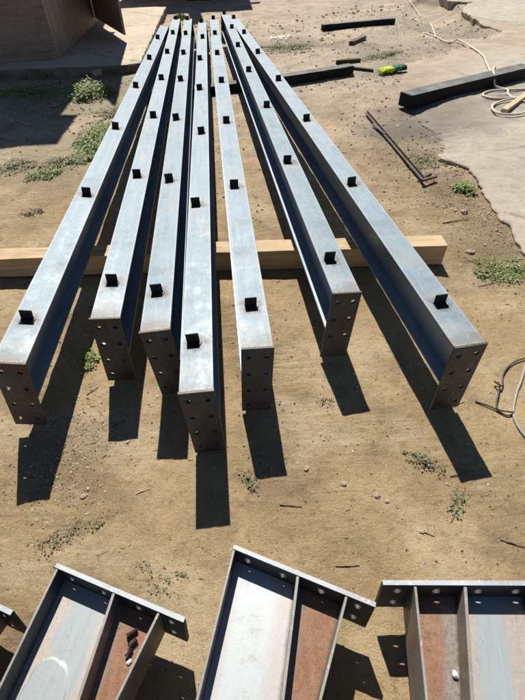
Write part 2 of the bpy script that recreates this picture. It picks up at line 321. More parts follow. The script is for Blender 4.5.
M = dict(
    ground=mat_ground(), slab=mat_slab(), platform=mat_slab('platform_concrete', (0.52, 0.44, 0.34)),
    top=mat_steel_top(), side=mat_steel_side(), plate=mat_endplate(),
    side_dark=mat_endplate('shaded_flange_steel', (0.030, 0.034, 0.040), (0.070, 0.078, 0.088), (0.06, 0.04, 0.03), 0.3),  # darker copy of the flange steel, shade put into the colour
    plate2=mat_endplate('shaded_plate_steel', (0.028, 0.029, 0.031), (0.060, 0.062, 0.065), (0.05, 0.03, 0.02), 0.35),  # plate faces kept near black, their shade put into the colour
    edge=mat_endplate('sunlit_cut_edge', (0.17, 0.165, 0.155), (0.28, 0.27, 0.25), (0.2, 0.15, 0.11), 0.4), edge_sunlit=mat_endplate('sunlit_ground_edge', (0.24, 0.27, 0.29), (0.42, 0.45, 0.47), (0.26, 0.22, 0.18), 0.4),  # cut edges, with their sunlit brightness put into the colour
    rust=mat_rust('rusty_web', 0.22), rust_r=mat_rust('rusty_web_pale', -0.30),
    web_a=mat_web('web_smear', 'smear'), web_b=mat_web('web_pale', 'pale'), web_c=mat_web('web_band', 'band'),
    flange=mat_endplate('haunch_flange_steel', (0.12, 0.105, 0.09), (0.24, 0.215, 0.19), (0.15, 0.09, 0.055), 0.5),
    cleat=simple('cleat_steel', (0.018, 0.018, 0.020), 0.6, 0.2, 0.3, 30, 0.2, 80),
    weld=simple('weld_bead', (0.28, 0.26, 0.25), 0.5, 0.6, 0.4, 60, 0.6, 200),
    timber=mat_wood('raw_timber', (0.33, 0.235, 0.135), (0.54, 0.415, 0.26), 0),
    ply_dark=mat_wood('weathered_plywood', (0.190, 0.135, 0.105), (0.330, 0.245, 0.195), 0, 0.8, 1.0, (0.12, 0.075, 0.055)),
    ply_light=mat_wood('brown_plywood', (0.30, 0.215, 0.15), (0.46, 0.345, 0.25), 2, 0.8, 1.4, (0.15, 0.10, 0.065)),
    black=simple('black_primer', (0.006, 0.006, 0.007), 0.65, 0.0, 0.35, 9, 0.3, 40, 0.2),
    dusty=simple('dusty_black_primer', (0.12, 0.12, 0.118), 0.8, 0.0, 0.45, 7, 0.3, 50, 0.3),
    iron=simple('old_iron', (0.085, 0.066, 0.055), 0.6, 0.3, 0.4, 20, 0.4, 80),
    rope=simple('pale_rope', (0.62, 0.55, 0.43), 0.85, 0, 0.15, 30, 0.4, 250),
    cable=simple('grey_cable', (0.30, 0.26, 0.22), 0.6, 0, 0.2, 30, 0.2, 100),
    wire=simple('black_wire', (0.05, 0.045, 0.04), 0.5, 0.4, 0.3, 30, 0.2, 100),
    twig=simple('dry_twig', (0.22, 0.15, 0.09), 0.9, 0, 0.4, 40, 0.5, 120),
    twig_dark=simple('dark_splinter', (0.055, 0.042, 0.034), 0.8, 0, 0.3, 40, 0.4, 120),
    straw=simple('straw', (0.46, 0.36, 0.22), 0.85, 0, 0.25, 40, 0.2, 120),
    brown_side=simple('dark_brown_concrete', (0.17, 0.135, 0.105), 0.95, 0, 0.5, 7, 0.8, 30, 0.2, 0.02),  # darker brown for the platform's side faces
    leaf=mat_leaf('green_leaf', (0.085, 0.160, 0.028), (0.225, 0.310, 0.065)),
    leaf_dull=mat_leaf('dusty_leaf', (0.115, 0.140, 0.055), (0.260, 0.270, 0.120)),
    leaf_dry=mat_leaf('dried_leaf', (0.115, 0.105, 0.062), (0.210, 0.185, 0.105)),
    clod=simple('dark_clod', (0.12, 0.085, 0.055), 0.95, 0, 0.4, 20, 0.4, 60), pebble=simple('pale_grain', (0.52, 0.45, 0.35), 0.9, 0, 0.3, 20, 0.4, 60),
    stone=mat_stone(), white=simple('white_chip', (0.78, 0.76, 0.70), 0.7, 0, 0.1, 20, 0.5, 60),
    glove_y=simple('yellow_green_fabric', (0.48, 0.60, 0.04), 0.8, 0, 0.25, 25, 0.6, 60),
    glove_g=simple('dark_green_fabric', (0.02, 0.16, 0.09), 0.8, 0, 0.4, 25, 0.6, 60),
    glove_b=simple('dark_cuff_fabric', (0.02, 0.035, 0.045), 0.8, 0, 0.4, 25, 0.6, 60),
    blocker=simple('dark_blocker_paint', (0.05, 0.06, 0.07), 0.6, 0.1, 0.3, 5, 0.2, 30),
    tyre=simple('tyre_rubber', (0.03, 0.03, 0.03), 0.85, 0, 0.3, 8, 0.3, 40),
)

# ------------------------------------------------------------------ object helpers
def link(name, bm, mat, parent=None, smooth=False, loc=None):
    me = bpy.data.meshes.new(name); bmesh.ops.recalc_face_normals(bm, faces=bm.faces[:]); bm.to_mesh(me); bm.free()
    mats = mat if isinstance(mat, (list, tuple)) else [mat]
    for m in mats: me.materials.append(M[m])
    if smooth:
        for p in me.polygons: p.use_smooth = True
    o = bpy.data.objects.new(name, me); COL.objects.link(o)
    if parent is not None: o.parent = parent
    if loc is not None: o.location = loc
    return o
def tag(o, label=None, cat=None, group=None, kind=None):
    for k, v in (('label', label), ('category', cat), ('group', group), ('kind', kind)):
        if v: o[k] = v
    return o
def empty(name, loc=(0, 0, 0), rot=(0, 0, 0)):
    o = bpy.data.objects.new(name, None); COL.objects.link(o); o.location = loc; o.rotation_euler = rot
    o.empty_display_size = 0.1
    return o
def box(bm, x0, x1, y0, y1, z0, z1, mi=0, mtx=None):
    vs = [bm.verts.new((x, y, z)) for z in (z0, z1) for y in (y0, y1) for x in (x0, x1)]
    if mtx is not None:
        for v in vs: v.co = mtx @ v.co
    fs = [bm.faces.new([vs[i] for i in q]) for q in ((0, 2, 3, 1), (4, 5, 7, 6), (0, 1, 5, 4), (2, 6, 7, 3), (0, 4, 6, 2), (1, 3, 7, 5))]
    for f in fs: f.material_index = mi
    return vs, fs
def sunlit_top(bm):
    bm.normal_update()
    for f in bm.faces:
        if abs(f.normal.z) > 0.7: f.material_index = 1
def bevel(bm, w, seg=2):
    bmesh.ops.bevel(bm, geom=bm.edges[:] , offset=w, segments=seg, profile=0.6, affect='EDGES')
def prism(bm, pts, z0, z1):
    a = [bm.verts.new((p[0], p[1], z0)) for p in pts]; b = [bm.verts.new((p[0], p[1], z1)) for p in pts]
    n = len(pts); bm.faces.new(a[::-1]); bm.faces.new(b)
    for i in range(n): bm.faces.new((a[i], a[(i + 1) % n], b[(i + 1) % n], b[i]))
def holed_plate(width, height, thick, holes, r, seg=16, s0=0.0, z0=0.0):
    """plate in the local XZ plane from y=0 to y=thick with real round holes"""
    bm = bmesh.new(); edges = []
    def loop(pts):
        vs = [bm.verts.new((p[0], 0, p[1])) for p in pts]
        for i in range(len(vs)): edges.append(bm.edges.new((vs[i], vs[(i + 1) % len(vs)])))
    loop([(s0, z0), (s0 + width, z0), (s0 + width, z0 + height), (s0, z0 + height)])
    for (hx, hz) in holes:
        loop([(hx + r * math.cos(2 * PI * k / seg), hz + r * math.sin(2 * PI * k / seg)) for k in range(seg)])
    bmesh.ops.triangle_fill(bm, use_beauty=True, use_dissolve=False, edges=edges, normal=(0, -1, 0))
    # drop faces that filled a hole
    bad = []
    for f in bm.faces:
        c = f.calc_center_median()
        if any((c.x - hx) ** 2 + (c.z - hz) ** 2 < (r * 0.93) ** 2 for hx, hz in holes) and all(
                any(abs((v.co.x - hx) ** 2 + (v.co.z - hz) ** 2 - r * r) < 1e-6 for hx, hz in holes) for v in f.verts): bad.append(f)
    if bad: bmesh.ops.delete(bm, geom=bad, context='FACES_ONLY')
    g = bmesh.ops.extrude_face_region(bm, geom=bm.faces[:])
    bmesh.ops.translate(bm, vec=(0, thick, 0), verts=[v for v in g['geom'] if isinstance(v, bmesh.types.BMVert)])
    return bm
def tube(bm, pts, r, seg=8, closed=False, taper=None):
    pts = [Vector(p) for p in pts]; rings = []; n = len(pts); prev = None
    for i, p in enumerate(pts):
        d = (pts[min(i + 1, n - 1)] - pts[max(i - 1, 0)])
        d = d.normalized() if d.length > 1e-9 else Vector((1, 0, 0))
        ref = Vector((0, 0, 1)) if abs(d.z) < 0.9 else Vector((1, 0, 0))
        a = d.cross(ref).normalized()
        if prev is not None and a.dot(prev) < 0: a = -a
        prev = a; b = d.cross(a)
        rr = r * (taper[i] if taper else 1)
        rings.append([bm.verts.new(p + a * rr * math.cos(2 * PI * k / seg) + b * rr * math.sin(2 * PI * k / seg)) for k in range(seg)])
    for i in range(n - 1):
        for k in range(seg):
            bm.faces.new((rings[i][k], rings[i][(k + 1) % seg], rings[i + 1][(k + 1) % seg], rings[i + 1][k]))
    bm.faces.new(rings[0][::-1]); bm.faces.new(rings[-1])
def spline(pts, per=8):
    P = [Vector(p) for p in pts]; P = [P[0] * 2 - P[1]] + P + [P[-1] * 2 - P[-2]]; out = []
    for i in range(1, len(P) - 2):
        for k in range(per):
            t = k / per; a, b, c, d = P[i - 1], P[i], P[i + 1], P[i + 2]
            out.append(0.5 * ((2 * b) + (c - a) * t + (2 * a - 5 * b + 4 * c - d) * t * t + (3 * b - a - 3 * c + d) * t ** 3))
    out.append(P[-2]); return out

# ------------------------------------------------------------------ ground
PIT = [(4.127, 8.059), (4.101, 8.526), (4.135, 9.088), (4.211, 9.744), (4.498, 10.405), (4.404, 11.245), (4.105, 11.612), (3.495, 10.571), (2.980, 8.786), (3.272, 7.718), (3.773, 7.698)]
SLAB = [(1.871, 1.310), (1.765, 1.775), (1.695, 2.055), (1.700, 2.173), (1.717, 2.346), (1.735, 2.581), (1.751, 2.770), (1.809, 3.115), (1.817, 3.329),
        (1.736, 3.422), (1.677, 3.528), (1.809, 3.901), (1.807, 4.548), (1.855, 5.555), (2.212, 6.535), (2.866, 7.076), (3.353, 7.484),
        (3.817, 7.578), (4.243, 8.026), (4.141, 8.482), (4.165, 9.019), (4.258, 9.745), (4.547, 10.312), (4.769, 10.557), (4.450, 10.778), (4.404, 11.245),
        (4.633, 14.805), (9.198, 14.937), (9.086, 0.118), (2.612, 0.380)]
def poly_sd(X, Y, poly):
    X = np.asarray(X, float); Y = np.asarray(Y, float); d = np.full(X.shape, 1e9); ins = np.zeros(X.shape, bool); n = len(poly); kk = np.zeros(X.shape, int)
    for i in range(n):
        (ax, ay), (bx, by) = poly[i], poly[(i + 1) % n]
        ex, ey = bx - ax, by - ay; wx, wy = X - ax, Y - ay
        t = np.clip((wx * ex + wy * ey) / (ex * ex + ey * ey), 0, 1)
        q = np.hypot(wx - ex * t, wy - ey * t); m = q < d; d = np.where(m, q, d); kk = np.where(m, i, kk)
        c = ((ay > Y) != (by > Y)) & (X < (bx - ax) * (Y - ay) / (by - ay + 1e-12) + ax); ins ^= c
    return np.where(ins, d, -d), kk
_perm = rng.random((256, 256))
def vn(X, Y, s):
    x = np.asarray(X) * s + 1000; y = np.asarray(Y) * s + 1000
    xi = np.floor(x).astype(int); yi = np.floor(y).astype(int); fx = x - xi; fy = y - yi
    fx = fx * fx * (3 - 2 * fx); fy = fy * fy * (3 - 2 * fy)
    g = lambda a, b: _perm[a % 256, b % 256]
    return (g(xi, yi) * (1 - fx) + g(xi + 1, yi) * fx) * (1 - fy) + (g(xi, yi + 1) * (1 - fx) + g(xi + 1, yi + 1) * fx) * fy - 0.5
def gz(X, Y):
    X = np.asarray(X, float); Y = np.asarray(Y, float)
    z = 0.020 * vn(X, Y, 0.9) + 0.012 * vn(X, Y, 3.1) + 0.006 * vn(X, Y, 9.3) + 0.0045 * vn(X, Y, 23) + 0.0035 * vn(X, Y, 51)
    u_ = 0.77 * X + 0.64 * Y; v_ = -0.64 * X + 0.77 * Y
    z = z + 0.010 * np.clip(vn(X, Y, 1.4) + 0.15, 0, 1) * vn(u_ * 0.35 + 0.3 * vn(X, Y, 2.0), v_ * 1.6, 8.0) + 0.010 * vn(X, Y, 5.2) * (vn(X, Y, 1.9) > 0)
    z = z - 0.010
    sd, _ = poly_sd(X, Y, PIT)
    z = z - 0.15 * np.clip((sd + 0.05) / 0.5, 0, 1) ** 0.7 * np.where(sd > -0.05, 1, 0)
    # a sharper bank on the slab side
    z = np.where((sd > -0.1) & (X > 3.75) & (Y > 8.7), z - 0.07 * np.clip((sd + 0.1) / 0.1, 0, 1), z)
    return z
def gzf(x, y): return float(gz(np.array([x]), np.array([y]))[0])

def grid_mesh(name, X, Y, Z, mat, keep=None, kind='structure'):
    ny, nx = X.shape
    me = bpy.data.meshes.new(name); idx = np.arange(nx * ny).reshape(ny, nx)
    q = np.stack([idx[:-1, :-1], idx[:-1, 1:], idx[1:, 1:], idx[1:, :-1]], -1).reshape(-1, 4)
    if keep is not None: q = q[keep.reshape(-1)]
    me.from_pydata(np.stack([X, Y, Z], -1).reshape(-1, 3).tolist(), [], q.tolist())
    me.materials.append(M[mat])
    for p in me.polygons: p.use_smooth = True
    o = bpy.data.objects.new(name, me); COL.objects.link(o); o['kind'] = kind
    return o
t = np.linspace(0, 1, 620); yy = -1.2 + 17.5 * (0.30 * t + 0.70 * t ** 2.0); yy = np.concatenate([[-60, -20, -5], yy, [20, 30, 60, 140]])
u = np.linspace(-1, 1, 460); uu = np.concatenate([[-14, -5, -2], u, [2, 5, 14]])
X = uu[None, :] * (1.35 + 0.50 * np.clip(yy, 0, 20))[:, None] + 0 * yy[:, None]; Y = yy[:, None] + 0 * X
Z = gz(X, Y)
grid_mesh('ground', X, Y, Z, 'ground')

# broken concrete slab on the right
t = np.concatenate([np.arange(0.15, 4.2, 0.017), np.arange(4.2, 15.0, 0.033)]); u = np.concatenate([np.arange(1.5, 2.1, 0.017), np.arange(2.1, 5.2, 0.033), np.arange(5.2, 9.0, 0.25)])
X, Y = np.meshgrid(u, t)
sd, kk = poly_sd(X, Y, SLAB)
sharp = (kk <= 9) | ((kk >= 17) & (kk <= 25))
sdn = sd + 0.06 * vn(X, Y, 7) + 0.05 * vn(X, Y, 17) + 0.05 * vn(X, Y, 31)
sdn = np.where(sharp, sd + 0.035 * vn(X, Y, 9) + 0.03 * vn(X, Y, 27), sdn)
top = 0.014 + 0.008 * vn(X, Y, 1.3) + 0.005 * vn(X, Y, 6) + 0.003 * vn(X, Y, 25)
top = top + np.where(Y > 8.3, 0.02 * np.clip((Y - 8.3) / 0.6, 0, 1), 0)
fz = -0.018 + 0.040 * np.clip(sdn / 0.40, 0, 1) + 0.010 * vn(X, Y, 1.3) + 0.010 * vn(X, Y, 5) + 0.008 * vn(X, Y, 14) + 0.005 * vn(X, Y, 28)
Zs = np.where(sharp, top - 0.012 * np.clip(1 - sdn / 0.12, 0, 1), fz)
ins_ = sdn > 0
keep = ins_[:-1, :-1] & ins_[1:, 1:] & ins_[:-1, 1:] & ins_[1:, :-1]
pad = np.pad(keep, 1); used_v = pad[:-1, :-1] | pad[1:, 1:] | pad[1:, :-1] | pad[:-1, 1:]; inner = pad[:-1, :-1] & pad[1:, 1:] & pad[1:, :-1] & pad[:-1, 1:]
bnd = used_v & ~inner
gy, gx = np.gradient(sdn, t, u); g2 = np.maximum(gx ** 2 + gy ** 2, 0.3)
st_ = np.where(bnd, np.clip(sdn / g2, 0, 0.03), 0)
X2, Y2 = X - gx * st_, Y - gy * st_
so_ = grid_mesh('concrete_slab', X2, Y2, Zs, 'slab', keep)
at = so_.data.attributes.new('dust', 'FLOAT', 'POINT'); at.data.foreach_set('value', np.maximum(0.45 * np.clip(1 - sdn / 0.25, 0, 1), np.clip(1.15 - sdn / 1.1, 0, 1) * np.clip((Y - 3.3) / 1.3, 0, 1) * np.clip((9.5 - Y) / 1.5, 0, 1)).reshape(-1).astype(np.float32))
bm = bmesh.new(); bm.from_mesh(so_.data); bmesh.ops.delete(bm, geom=[v for v in bm.verts if not v.link_faces], context='VERTS')
be = [e for e in bm.edges if e.is_boundary]; ex = bmesh.ops.extrude_edge_only(bm, edges=be)
for v in [g for g in ex['geom'] if isinstance(g, bmesh.types.BMVert)]: v.co.z -= 0.16; v.co.x += 0.02
for f in [g for g in ex['geom'] if isinstance(g, bmesh.types.BMFace)]: f.smooth = False
bm.to_mesh(so_.data); bm.free()
so_['label'] = 'broken pale concrete slab along the right'

# raised concrete platform under the plywood shed
def rough_box(name, pts, z0, z1, mat, step=0.05, amp=0.012):
    bm = bmesh.new()
    def seg(a, b):
        n = max(1, int((Vector(b) - Vector(a)).length / step)); return [Vector(a).lerp(Vector(b), i / n) for i in range(n)]
    ring = []
    for i in range(len(pts)): ring += seg(pts[i], pts[(i + 1) % len(pts)])
    c = sum(ring, Vector((0, 0))) / len(ring)
    lay = []
    for (zz, k, ins) in ((z0, 1.0, -0.01), (z0 + 0.4 * (z1 - z0), 1.5, 0.005), (z1 - 0.018, 1.0, 0.0), (z1 - 0.003, 0.9, 0.014), (z1, 0.7, 0.035)):
        L = []
        for p in ring:
            d = (c - p).normalized(); nz = noise.noise(Vector((p.x * 9, p.y * 9, zz * 25))) * amp * 2 * k
            q = p + d * (ins + nz)
            L.append(bm.verts.new((q.x, q.y, zz + noise.noise(Vector((p.x * 5, p.y * 5, 3))) * amp * 0.5)))
        lay.append(L)
    n = len(ring)
    for a, b in zip(lay[:-1], lay[1:]):
        for i in range(n):
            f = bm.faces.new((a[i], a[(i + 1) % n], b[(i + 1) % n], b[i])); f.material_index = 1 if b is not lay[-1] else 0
    bm.faces.new(lay[-1])
    return link(name, bm, mat)
pl = rough_box('platform', [(-7.310, 6.847), (-3.014, 6.683), (-1.342, 6.616), (-1.172, 6.703), (-1.254, 11.267), (-2.221, 11.803), (-7.266, 11.997)], -0.15, 0.11, ['platform', 'brown_side'])
tag(pl, kind='structure')
# kerb-like second step of earth along the platform foot is part of the ground

# ------------------------------------------------------------------ the seven I-beams
W, H, HB, D, A0 = 0.118, 0.3689, 0.206, 1.06425, 0.2326
TF, TW, TP = 0.009, 0.007, 0.010
def beam_parts(L, ncl, first=False):
    root = empty('steel_beam')
    def fl(z0, z1):
        bm = bmesh.new()
        n = 24
        for i in range(1):
            box(bm, -W / 2, W / 2, TP + 0.0005, L - TP, z0, z1)
        bevel(bm, 0.0012, 1)
        return bm
    link('top_flange', fl(H - TF, H), 'top', root)
    link('bottom_flange', fl(H - HB, H - HB + TF), 'side', root)
    bm = bmesh.new(); box(bm, -TW / 2, TW / 2, TP + 0.0005, L - TP, H - HB + TF + 0.0003, H - TF - 0.0003)
    link('web', bm, 'side', root)
    rows = [H * (1 - f) for f in (0.115, 0.37, 0.635, 0.88)]
    holes = [(sx * 0.033, z) for z in rows for sx in (-1, 1)]
    for y, ang in ((0, 0), (L, PI)):
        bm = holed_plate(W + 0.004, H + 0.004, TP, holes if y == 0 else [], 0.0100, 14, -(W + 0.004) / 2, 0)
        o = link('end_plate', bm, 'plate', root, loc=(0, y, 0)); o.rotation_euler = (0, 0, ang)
        # weld bead along the top of the plate
        bmw = bmesh.new()
        pts = [(x, 0, 0.0015 * math.sin(i * 2.1)) for i, x in enumerate(np.linspace(-W / 2 + 0.004, W / 2 - 0.004, 26))]
        tube(bmw, pts, 0.0034, 6, taper=[0.85 + 0.3 * random.random() for _ in pts])
        ow = link('weld_bead', bmw, 'weld', o, smooth=True); ow.location = (0, TP + 0.001, H + 0.0005)
    for j in range(ncl):
        bm = bmesh.new()
        c = 0.0240
        box(bm, -c, c, 0.010, 0.0145, H + 0.0005, H + 0.043)
        box(bm, -c, c, -0.020, 0.0098, H + 0.0005, H + 0.0040); bevel(bm, 0.0007, 1)
        o = link('cleat', bm, 'cleat', root, loc=(0, A0 + D * j, 0))
        bmw = bmesh.new()
        pts = [(x, 0.0165 + 0.001 * math.sin(i * 1.9), H + 0.002) for i, x in enumerate(np.linspace(-c, c, 14))]
        tube(bmw, pts, 0.0035, 6, taper=[0.7 + 0.5 * random.random() for _ in pts])
        tube(bmw, [(p[0] * 0.1 + 0.0265, p[0] * 0.35, H + 0.002) for p in pts], 0.0035, 6, taper=[0.7 + 0.6 * random.random() for _ in pts])
        link('weld_bead', bmw, 'weld', o, smooth=True)
    return root
def copy_tree(o, parent=None):
    c = o.copy(); COL.objects.link(c); c.parent = parent
    for ch in o.children: copy_tree(ch, c)
    return c
BEAMS = [  # x, y, yaw, lean, zb, dz
    (-0.9000, 1.0619, 0.0067, 0.1537, 0.0280, -0.0300), (-0.5662, 1.2966, 0.0317, 0.0536, 0.0080, -0.0048),
    (-0.3129, 1.2029, 0.0363, -0.0649, 0.0150, -0.0098), (-0.1539, 0.9091, 0.0286, -0.0419, 0.0010, 0.0100),
    (0.0369, 1.0960, 0.0380, 0.0295, 0.0030, 0.0097), (0.4115, 1.3754, 0.0702, 0.0494, 0.0110, 0.0145),
    (0.8159, 1.0509, 0.1083, -0.0298, 0.0090, 0.0107)]
BL = ['leftmost long steel I-beam with welded cleats, one cleat shorter than the rest',
      'second long steel I-beam from the left, lying between the leftmost beam and the beam with the reddish end plate',
      'third long steel I-beam from the left, its reddish end plate leaning to the left',
      'middle long steel I-beam, reaching nearest to the camera of the seven',
      'long steel I-beam just right of the middle one, its scorched top near the upright end plate',
      'second long steel I-beam from the right, its near end stopping farthest back of the seven',
      'rightmost long steel I-beam, fanned out widest with its end plate turned to the right']
tpl = beam_parts(6.665, 7); short = beam_parts(6.46, 6)
for i, (b, lb) in enumerate(zip(BEAMS, BL)):
    o = short if i == 0 else (tpl if i == 1 else copy_tree(tpl))
    x, y, yaw, lean, zb, dz = b
    o.location = (x, y, zb); o.rotation_euler = (math.atan(dz / 7), lean, yaw)
    tag(o, lb, 'steel beam', 'long steel I-beams laid side by side on timbers')
    for k, ch in enumerate(c for c in o.children if c.name.startswith('cleat')):
        ch.location.x += 0.008 * math.sin(i * 3.3 + k * 2.1) - 0.004
        ch.rotation_euler.z = 0.05 * math.sin(i * 5.1 + k * 1.7)

# ------------------------------------------------------------------ timbers and bars
def bar_between(name, p0, p1, width, height, mats, top_index=None, jag=0.003, z=0.0, nseg=24, bev=0.004, sag=0.0):
    """square-section bar; p0-p1 is its front bottom edge, the width goes away from the camera"""
    a, b = Vector(p0), Vector(p1); d = (b - a); L = d.length; ang = math.atan2(d.y, d.x)
    bm = bmesh.new(); rings = []
    for i in range(nseg + 1):
        x = L * i / nseg; s = sag * 4 * (i / nseg) * (1 - i / nseg)
        j = lambda k: jag * noise.noise(Vector((x * 6, k * 7.7, p0[0])))
        rings.append([bm.verts.new((x, 0 + j(1) - s, 0)), bm.verts.new((x, width + j(2) - s, 0)), bm.verts.new((x, width + j(3) - s, height + j(4))), bm.verts.new((x, j(5) - s, height + j(6)))])
    for r0, r1 in zip(rings[:-1], rings[1:]):
        for k in range(4):
            f = bm.faces.new((r0[k], r0[(k + 1) % 4], r1[(k + 1) % 4], r1[k]))
            if k == 2 and top_index is not None: f.material_index = top_index
    bm.faces.new(rings[0]); bm.faces.new(rings[-1][::-1])
    if bev: bmesh.ops.bevel(bm, geom=[e for e in bm.edges if len(e.link_faces) == 2 and e.calc_face_angle(0) > 1.0], offset=bev, segments=2, affect='EDGES')
    o = link(name, bm, mats, loc=(a.x, a.y, z)); o.rotation_euler = (0, 0, ang)
    return o
o = bar_between('timber_beam', (-1.95, 2.186), (1.170, 2.070), 0.112, 0.124, 'timber', z=0.0, jag=0.006)
o.scale = (1, 1, 1)
tag(o, 'long raw timber sleeper under the near half of the steel beams', 'timber')
bm = bmesh.new(); box(bm, 0, 0.004, -0.004, 0.0, 0.0, 0.072)
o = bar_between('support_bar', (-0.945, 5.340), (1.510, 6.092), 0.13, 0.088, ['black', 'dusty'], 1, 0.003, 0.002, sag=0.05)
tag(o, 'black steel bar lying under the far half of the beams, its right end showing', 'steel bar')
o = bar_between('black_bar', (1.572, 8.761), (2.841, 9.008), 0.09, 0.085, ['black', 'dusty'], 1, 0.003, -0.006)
tag(o, 'short black bar with grey dusty top on dirt, farthest back', 'steel bar')
# box section on the slab: hollow with a dark open end
a, b = Vector((1.777, 4.688)), Vector((3.374, 5.486))
d = b - a; root = empty('box_section', (a.x, a.y, 0.016), (0, 0, math.atan2(d.y, d.x)))
tag(root, 'big black steel box section with dusty grey top on the slab, rope over it', 'steel beam')
Lb, wb, hb, th = d.length, 0.16, 0.118, 0.008
bm = bmesh.new()
box(bm, 0, Lb, 0, th, 0, hb); box(bm, 0, Lb, wb - th, wb, 0, hb); box(bm, 0, Lb, th, wb - th, 0, th); bevel(bm, 0.002, 1)
link('walls', bm, 'black', root)
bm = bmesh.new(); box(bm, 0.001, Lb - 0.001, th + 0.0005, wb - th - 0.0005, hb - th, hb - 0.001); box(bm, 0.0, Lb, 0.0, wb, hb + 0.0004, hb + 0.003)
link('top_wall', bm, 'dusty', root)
bm = bmesh.new(); box(bm, -0.007, -0.0005, 0.0, wb, 0, hb + 0.002); bevel(bm, 0.002, 1)
link('end_plate', bm, 'black', root)

# the bent flat bar, small pieces
def rod(name, pts, r, mat, label, cat, seg=6, group=None, smooth=True, per=1):
    bm = bmesh.new(); P = spline(pts, per) if per > 1 else [Vector(p) for p in pts]
    for p in P:      # drape: never below the dirt or the slab it lies on
        sd1, _ = poly_sd(np.array([p.x]), np.array([p.y]), SLAB)
        p.z = max(p.z, gzf(p.x, p.y) + r * 0.9, 0.030 + r * 0.6 if sd1[0] > -0.02 else -9)
    tube(bm, P, r, seg)
    o = link(name, bm, mat, smooth=smooth); tag(o, label, cat, group); return o
def gp(x, y, h=0.0): return (x, y, gzf(x, y) + h)
root = empty('angle_bar', (1.410, 3.128, 0.0)); tag(root, 'long rusty angle bar lying on the dirt with its foot toward the slab', 'angle bar')
def flatbar(bm, p, q, w1, h1, z=0.0):
    p, q = Vector(p), Vector(q); d = (q - p); L = d.length; m = Matrix.Translation((p.x, p.y, z)) @ Matrix.Rotation(math.atan2(d.y, d.x), 4, 'Z')
    box(bm, 0, L, -w1 / 2, w1 / 2, 0, h1, mtx=m)
bm = bmesh.new(); flatbar(bm, (0, 0), (1.300 - 1.373, 5.105 - 3.554), 0.022, 0.005, 0.003); flatbar(bm, (0.010, 0), (1.312 - 1.373, 5.105 - 3.554), 0.005, 0.018, 0.0085)
link('long_leg', bm, 'iron', root)
bm = bmesh.new(); flatbar(bm, (-0.02, -0.02), (0.105, 0.034), 0.022, 0.016, 0.010)
link('foot', bm, 'iron', root)
def plank(name, p, q, w1, h1, mat, label, cat, z=None, group=None, rotx=0.0):
    p, q = Vector(p), Vector(q); d = q - p; bm = bmesh.new()
    L = d.length; box(bm, 0, L, -w1 / 2, w1 / 2, 0, h1); 
    bmesh.ops.subdivide_edges(bm, edges=bm.edges[:], cuts=2)
    for v in bm.verts: v.co += Vector((noise.noise(v.co * 40 + Vector((p.x, 0, 0))), noise.noise(v.co * 37), noise.noise(v.co * 31))) * min(w1, h1) * 0.12
    o = link(name, bm, mat, loc=(p.x, p.y, (gzf(p.x, p.y) + 0.003) if z is None else z)); o.rotation_euler = (rotx, 0, math.atan2(d.y, d.x))
    tag(o, label, cat, group); return o
plank('iron_strip', (1.370, 4.065), (1.322, 4.344), 0.02, 0.008, 'iron', 'short iron strip beside the far end of the angle bar', 'iron strip', 0.006)
plank('iron_offcut', (1.437, 3.213), (1.513, 3.265), 0.028, 0.02, 'iron', 'small iron offcut lying behind the foot of the angle bar', 'offcut')
plank('wood_chunk', (1.807, 7.640), (2.081, 7.992), 0.07, 0.05, 'iron', 'short dark wooden chunk alone on dirt between the two black bars', 'wood piece')
plank('wood_stick', (1.409, 6.672), (1.732, 6.702), 0.05, 0.045, 'twig_dark', 'dark short slat just behind the right end of the support bar', 'wood piece')
plank('wood_stick', (1.543, 6.367), (1.779, 6.192), 0.035, 0.03, 'twig_dark', 'thin brown slat pointing from the support bar toward the glove', 'wood piece')
plank('wood_offcut', (2.589, 4.416), (3.069, 4.904), 0.055, 0.03, 'straw', 'sunlit pale wooden offcut lying in the rope coils', 'wood piece', 0.03)

# glove
root = empty('work_glove', (2.009, 6.094, 0.015), (0, 0, 0.25)); tag(root, 'crumpled yellow-green work glove with dark cuff on the slab edge', 'glove')
def lumpy(bm, c, r, seed, sub=2, k=0.3):
    g = bmesh.ops.create_icosphere(bm, subdivisions=sub, radius=1)
    for v in g['verts']:
        n = noise.noise(v.co * 1.7 + Vector((seed, 0, 0))); v.co = Vector((v.co.x * r[0], v.co.y * r[1], v.co.z * r[2])) * (1 + k * n * 1.6) + Vector(c)
bm = bmesh.new(); lumpy(bm, (-0.07, 0, 0.02), (0.09, 0.06, 0.03), 1)
for q, (l, y) in enumerate(((0.07, -0.045), (0.085, -0.018), (0.08, 0.012), (0.06, 0.038))):
    tube(bm, spline([(-0.10, y * 0.8, 0.022), (-0.15, y * 1.1, 0.026), (-0.14 - l * 0.8, y * 1.4, 0.012)], 4), 0.013, 7)
tube(bm, spline([(-0.06, 0.05, 0.02), (-0.09, 0.085, 0.022), (-0.13, 0.10, 0.012)], 4), 0.014, 7)
link('palm', bm, 'glove_y', root, True)
bm = bmesh.new(); lumpy(bm, (0.05, 0.005, 0.024), (0.07, 0.062, 0.036), 5); link('knit_back', bm, 'glove_g', root, True)
bm = bmesh.new(); lumpy(bm, (0.13, 0.0, 0.024), (0.05, 0.055, 0.034), 9); link('cuff', bm, 'glove_b', root, True)

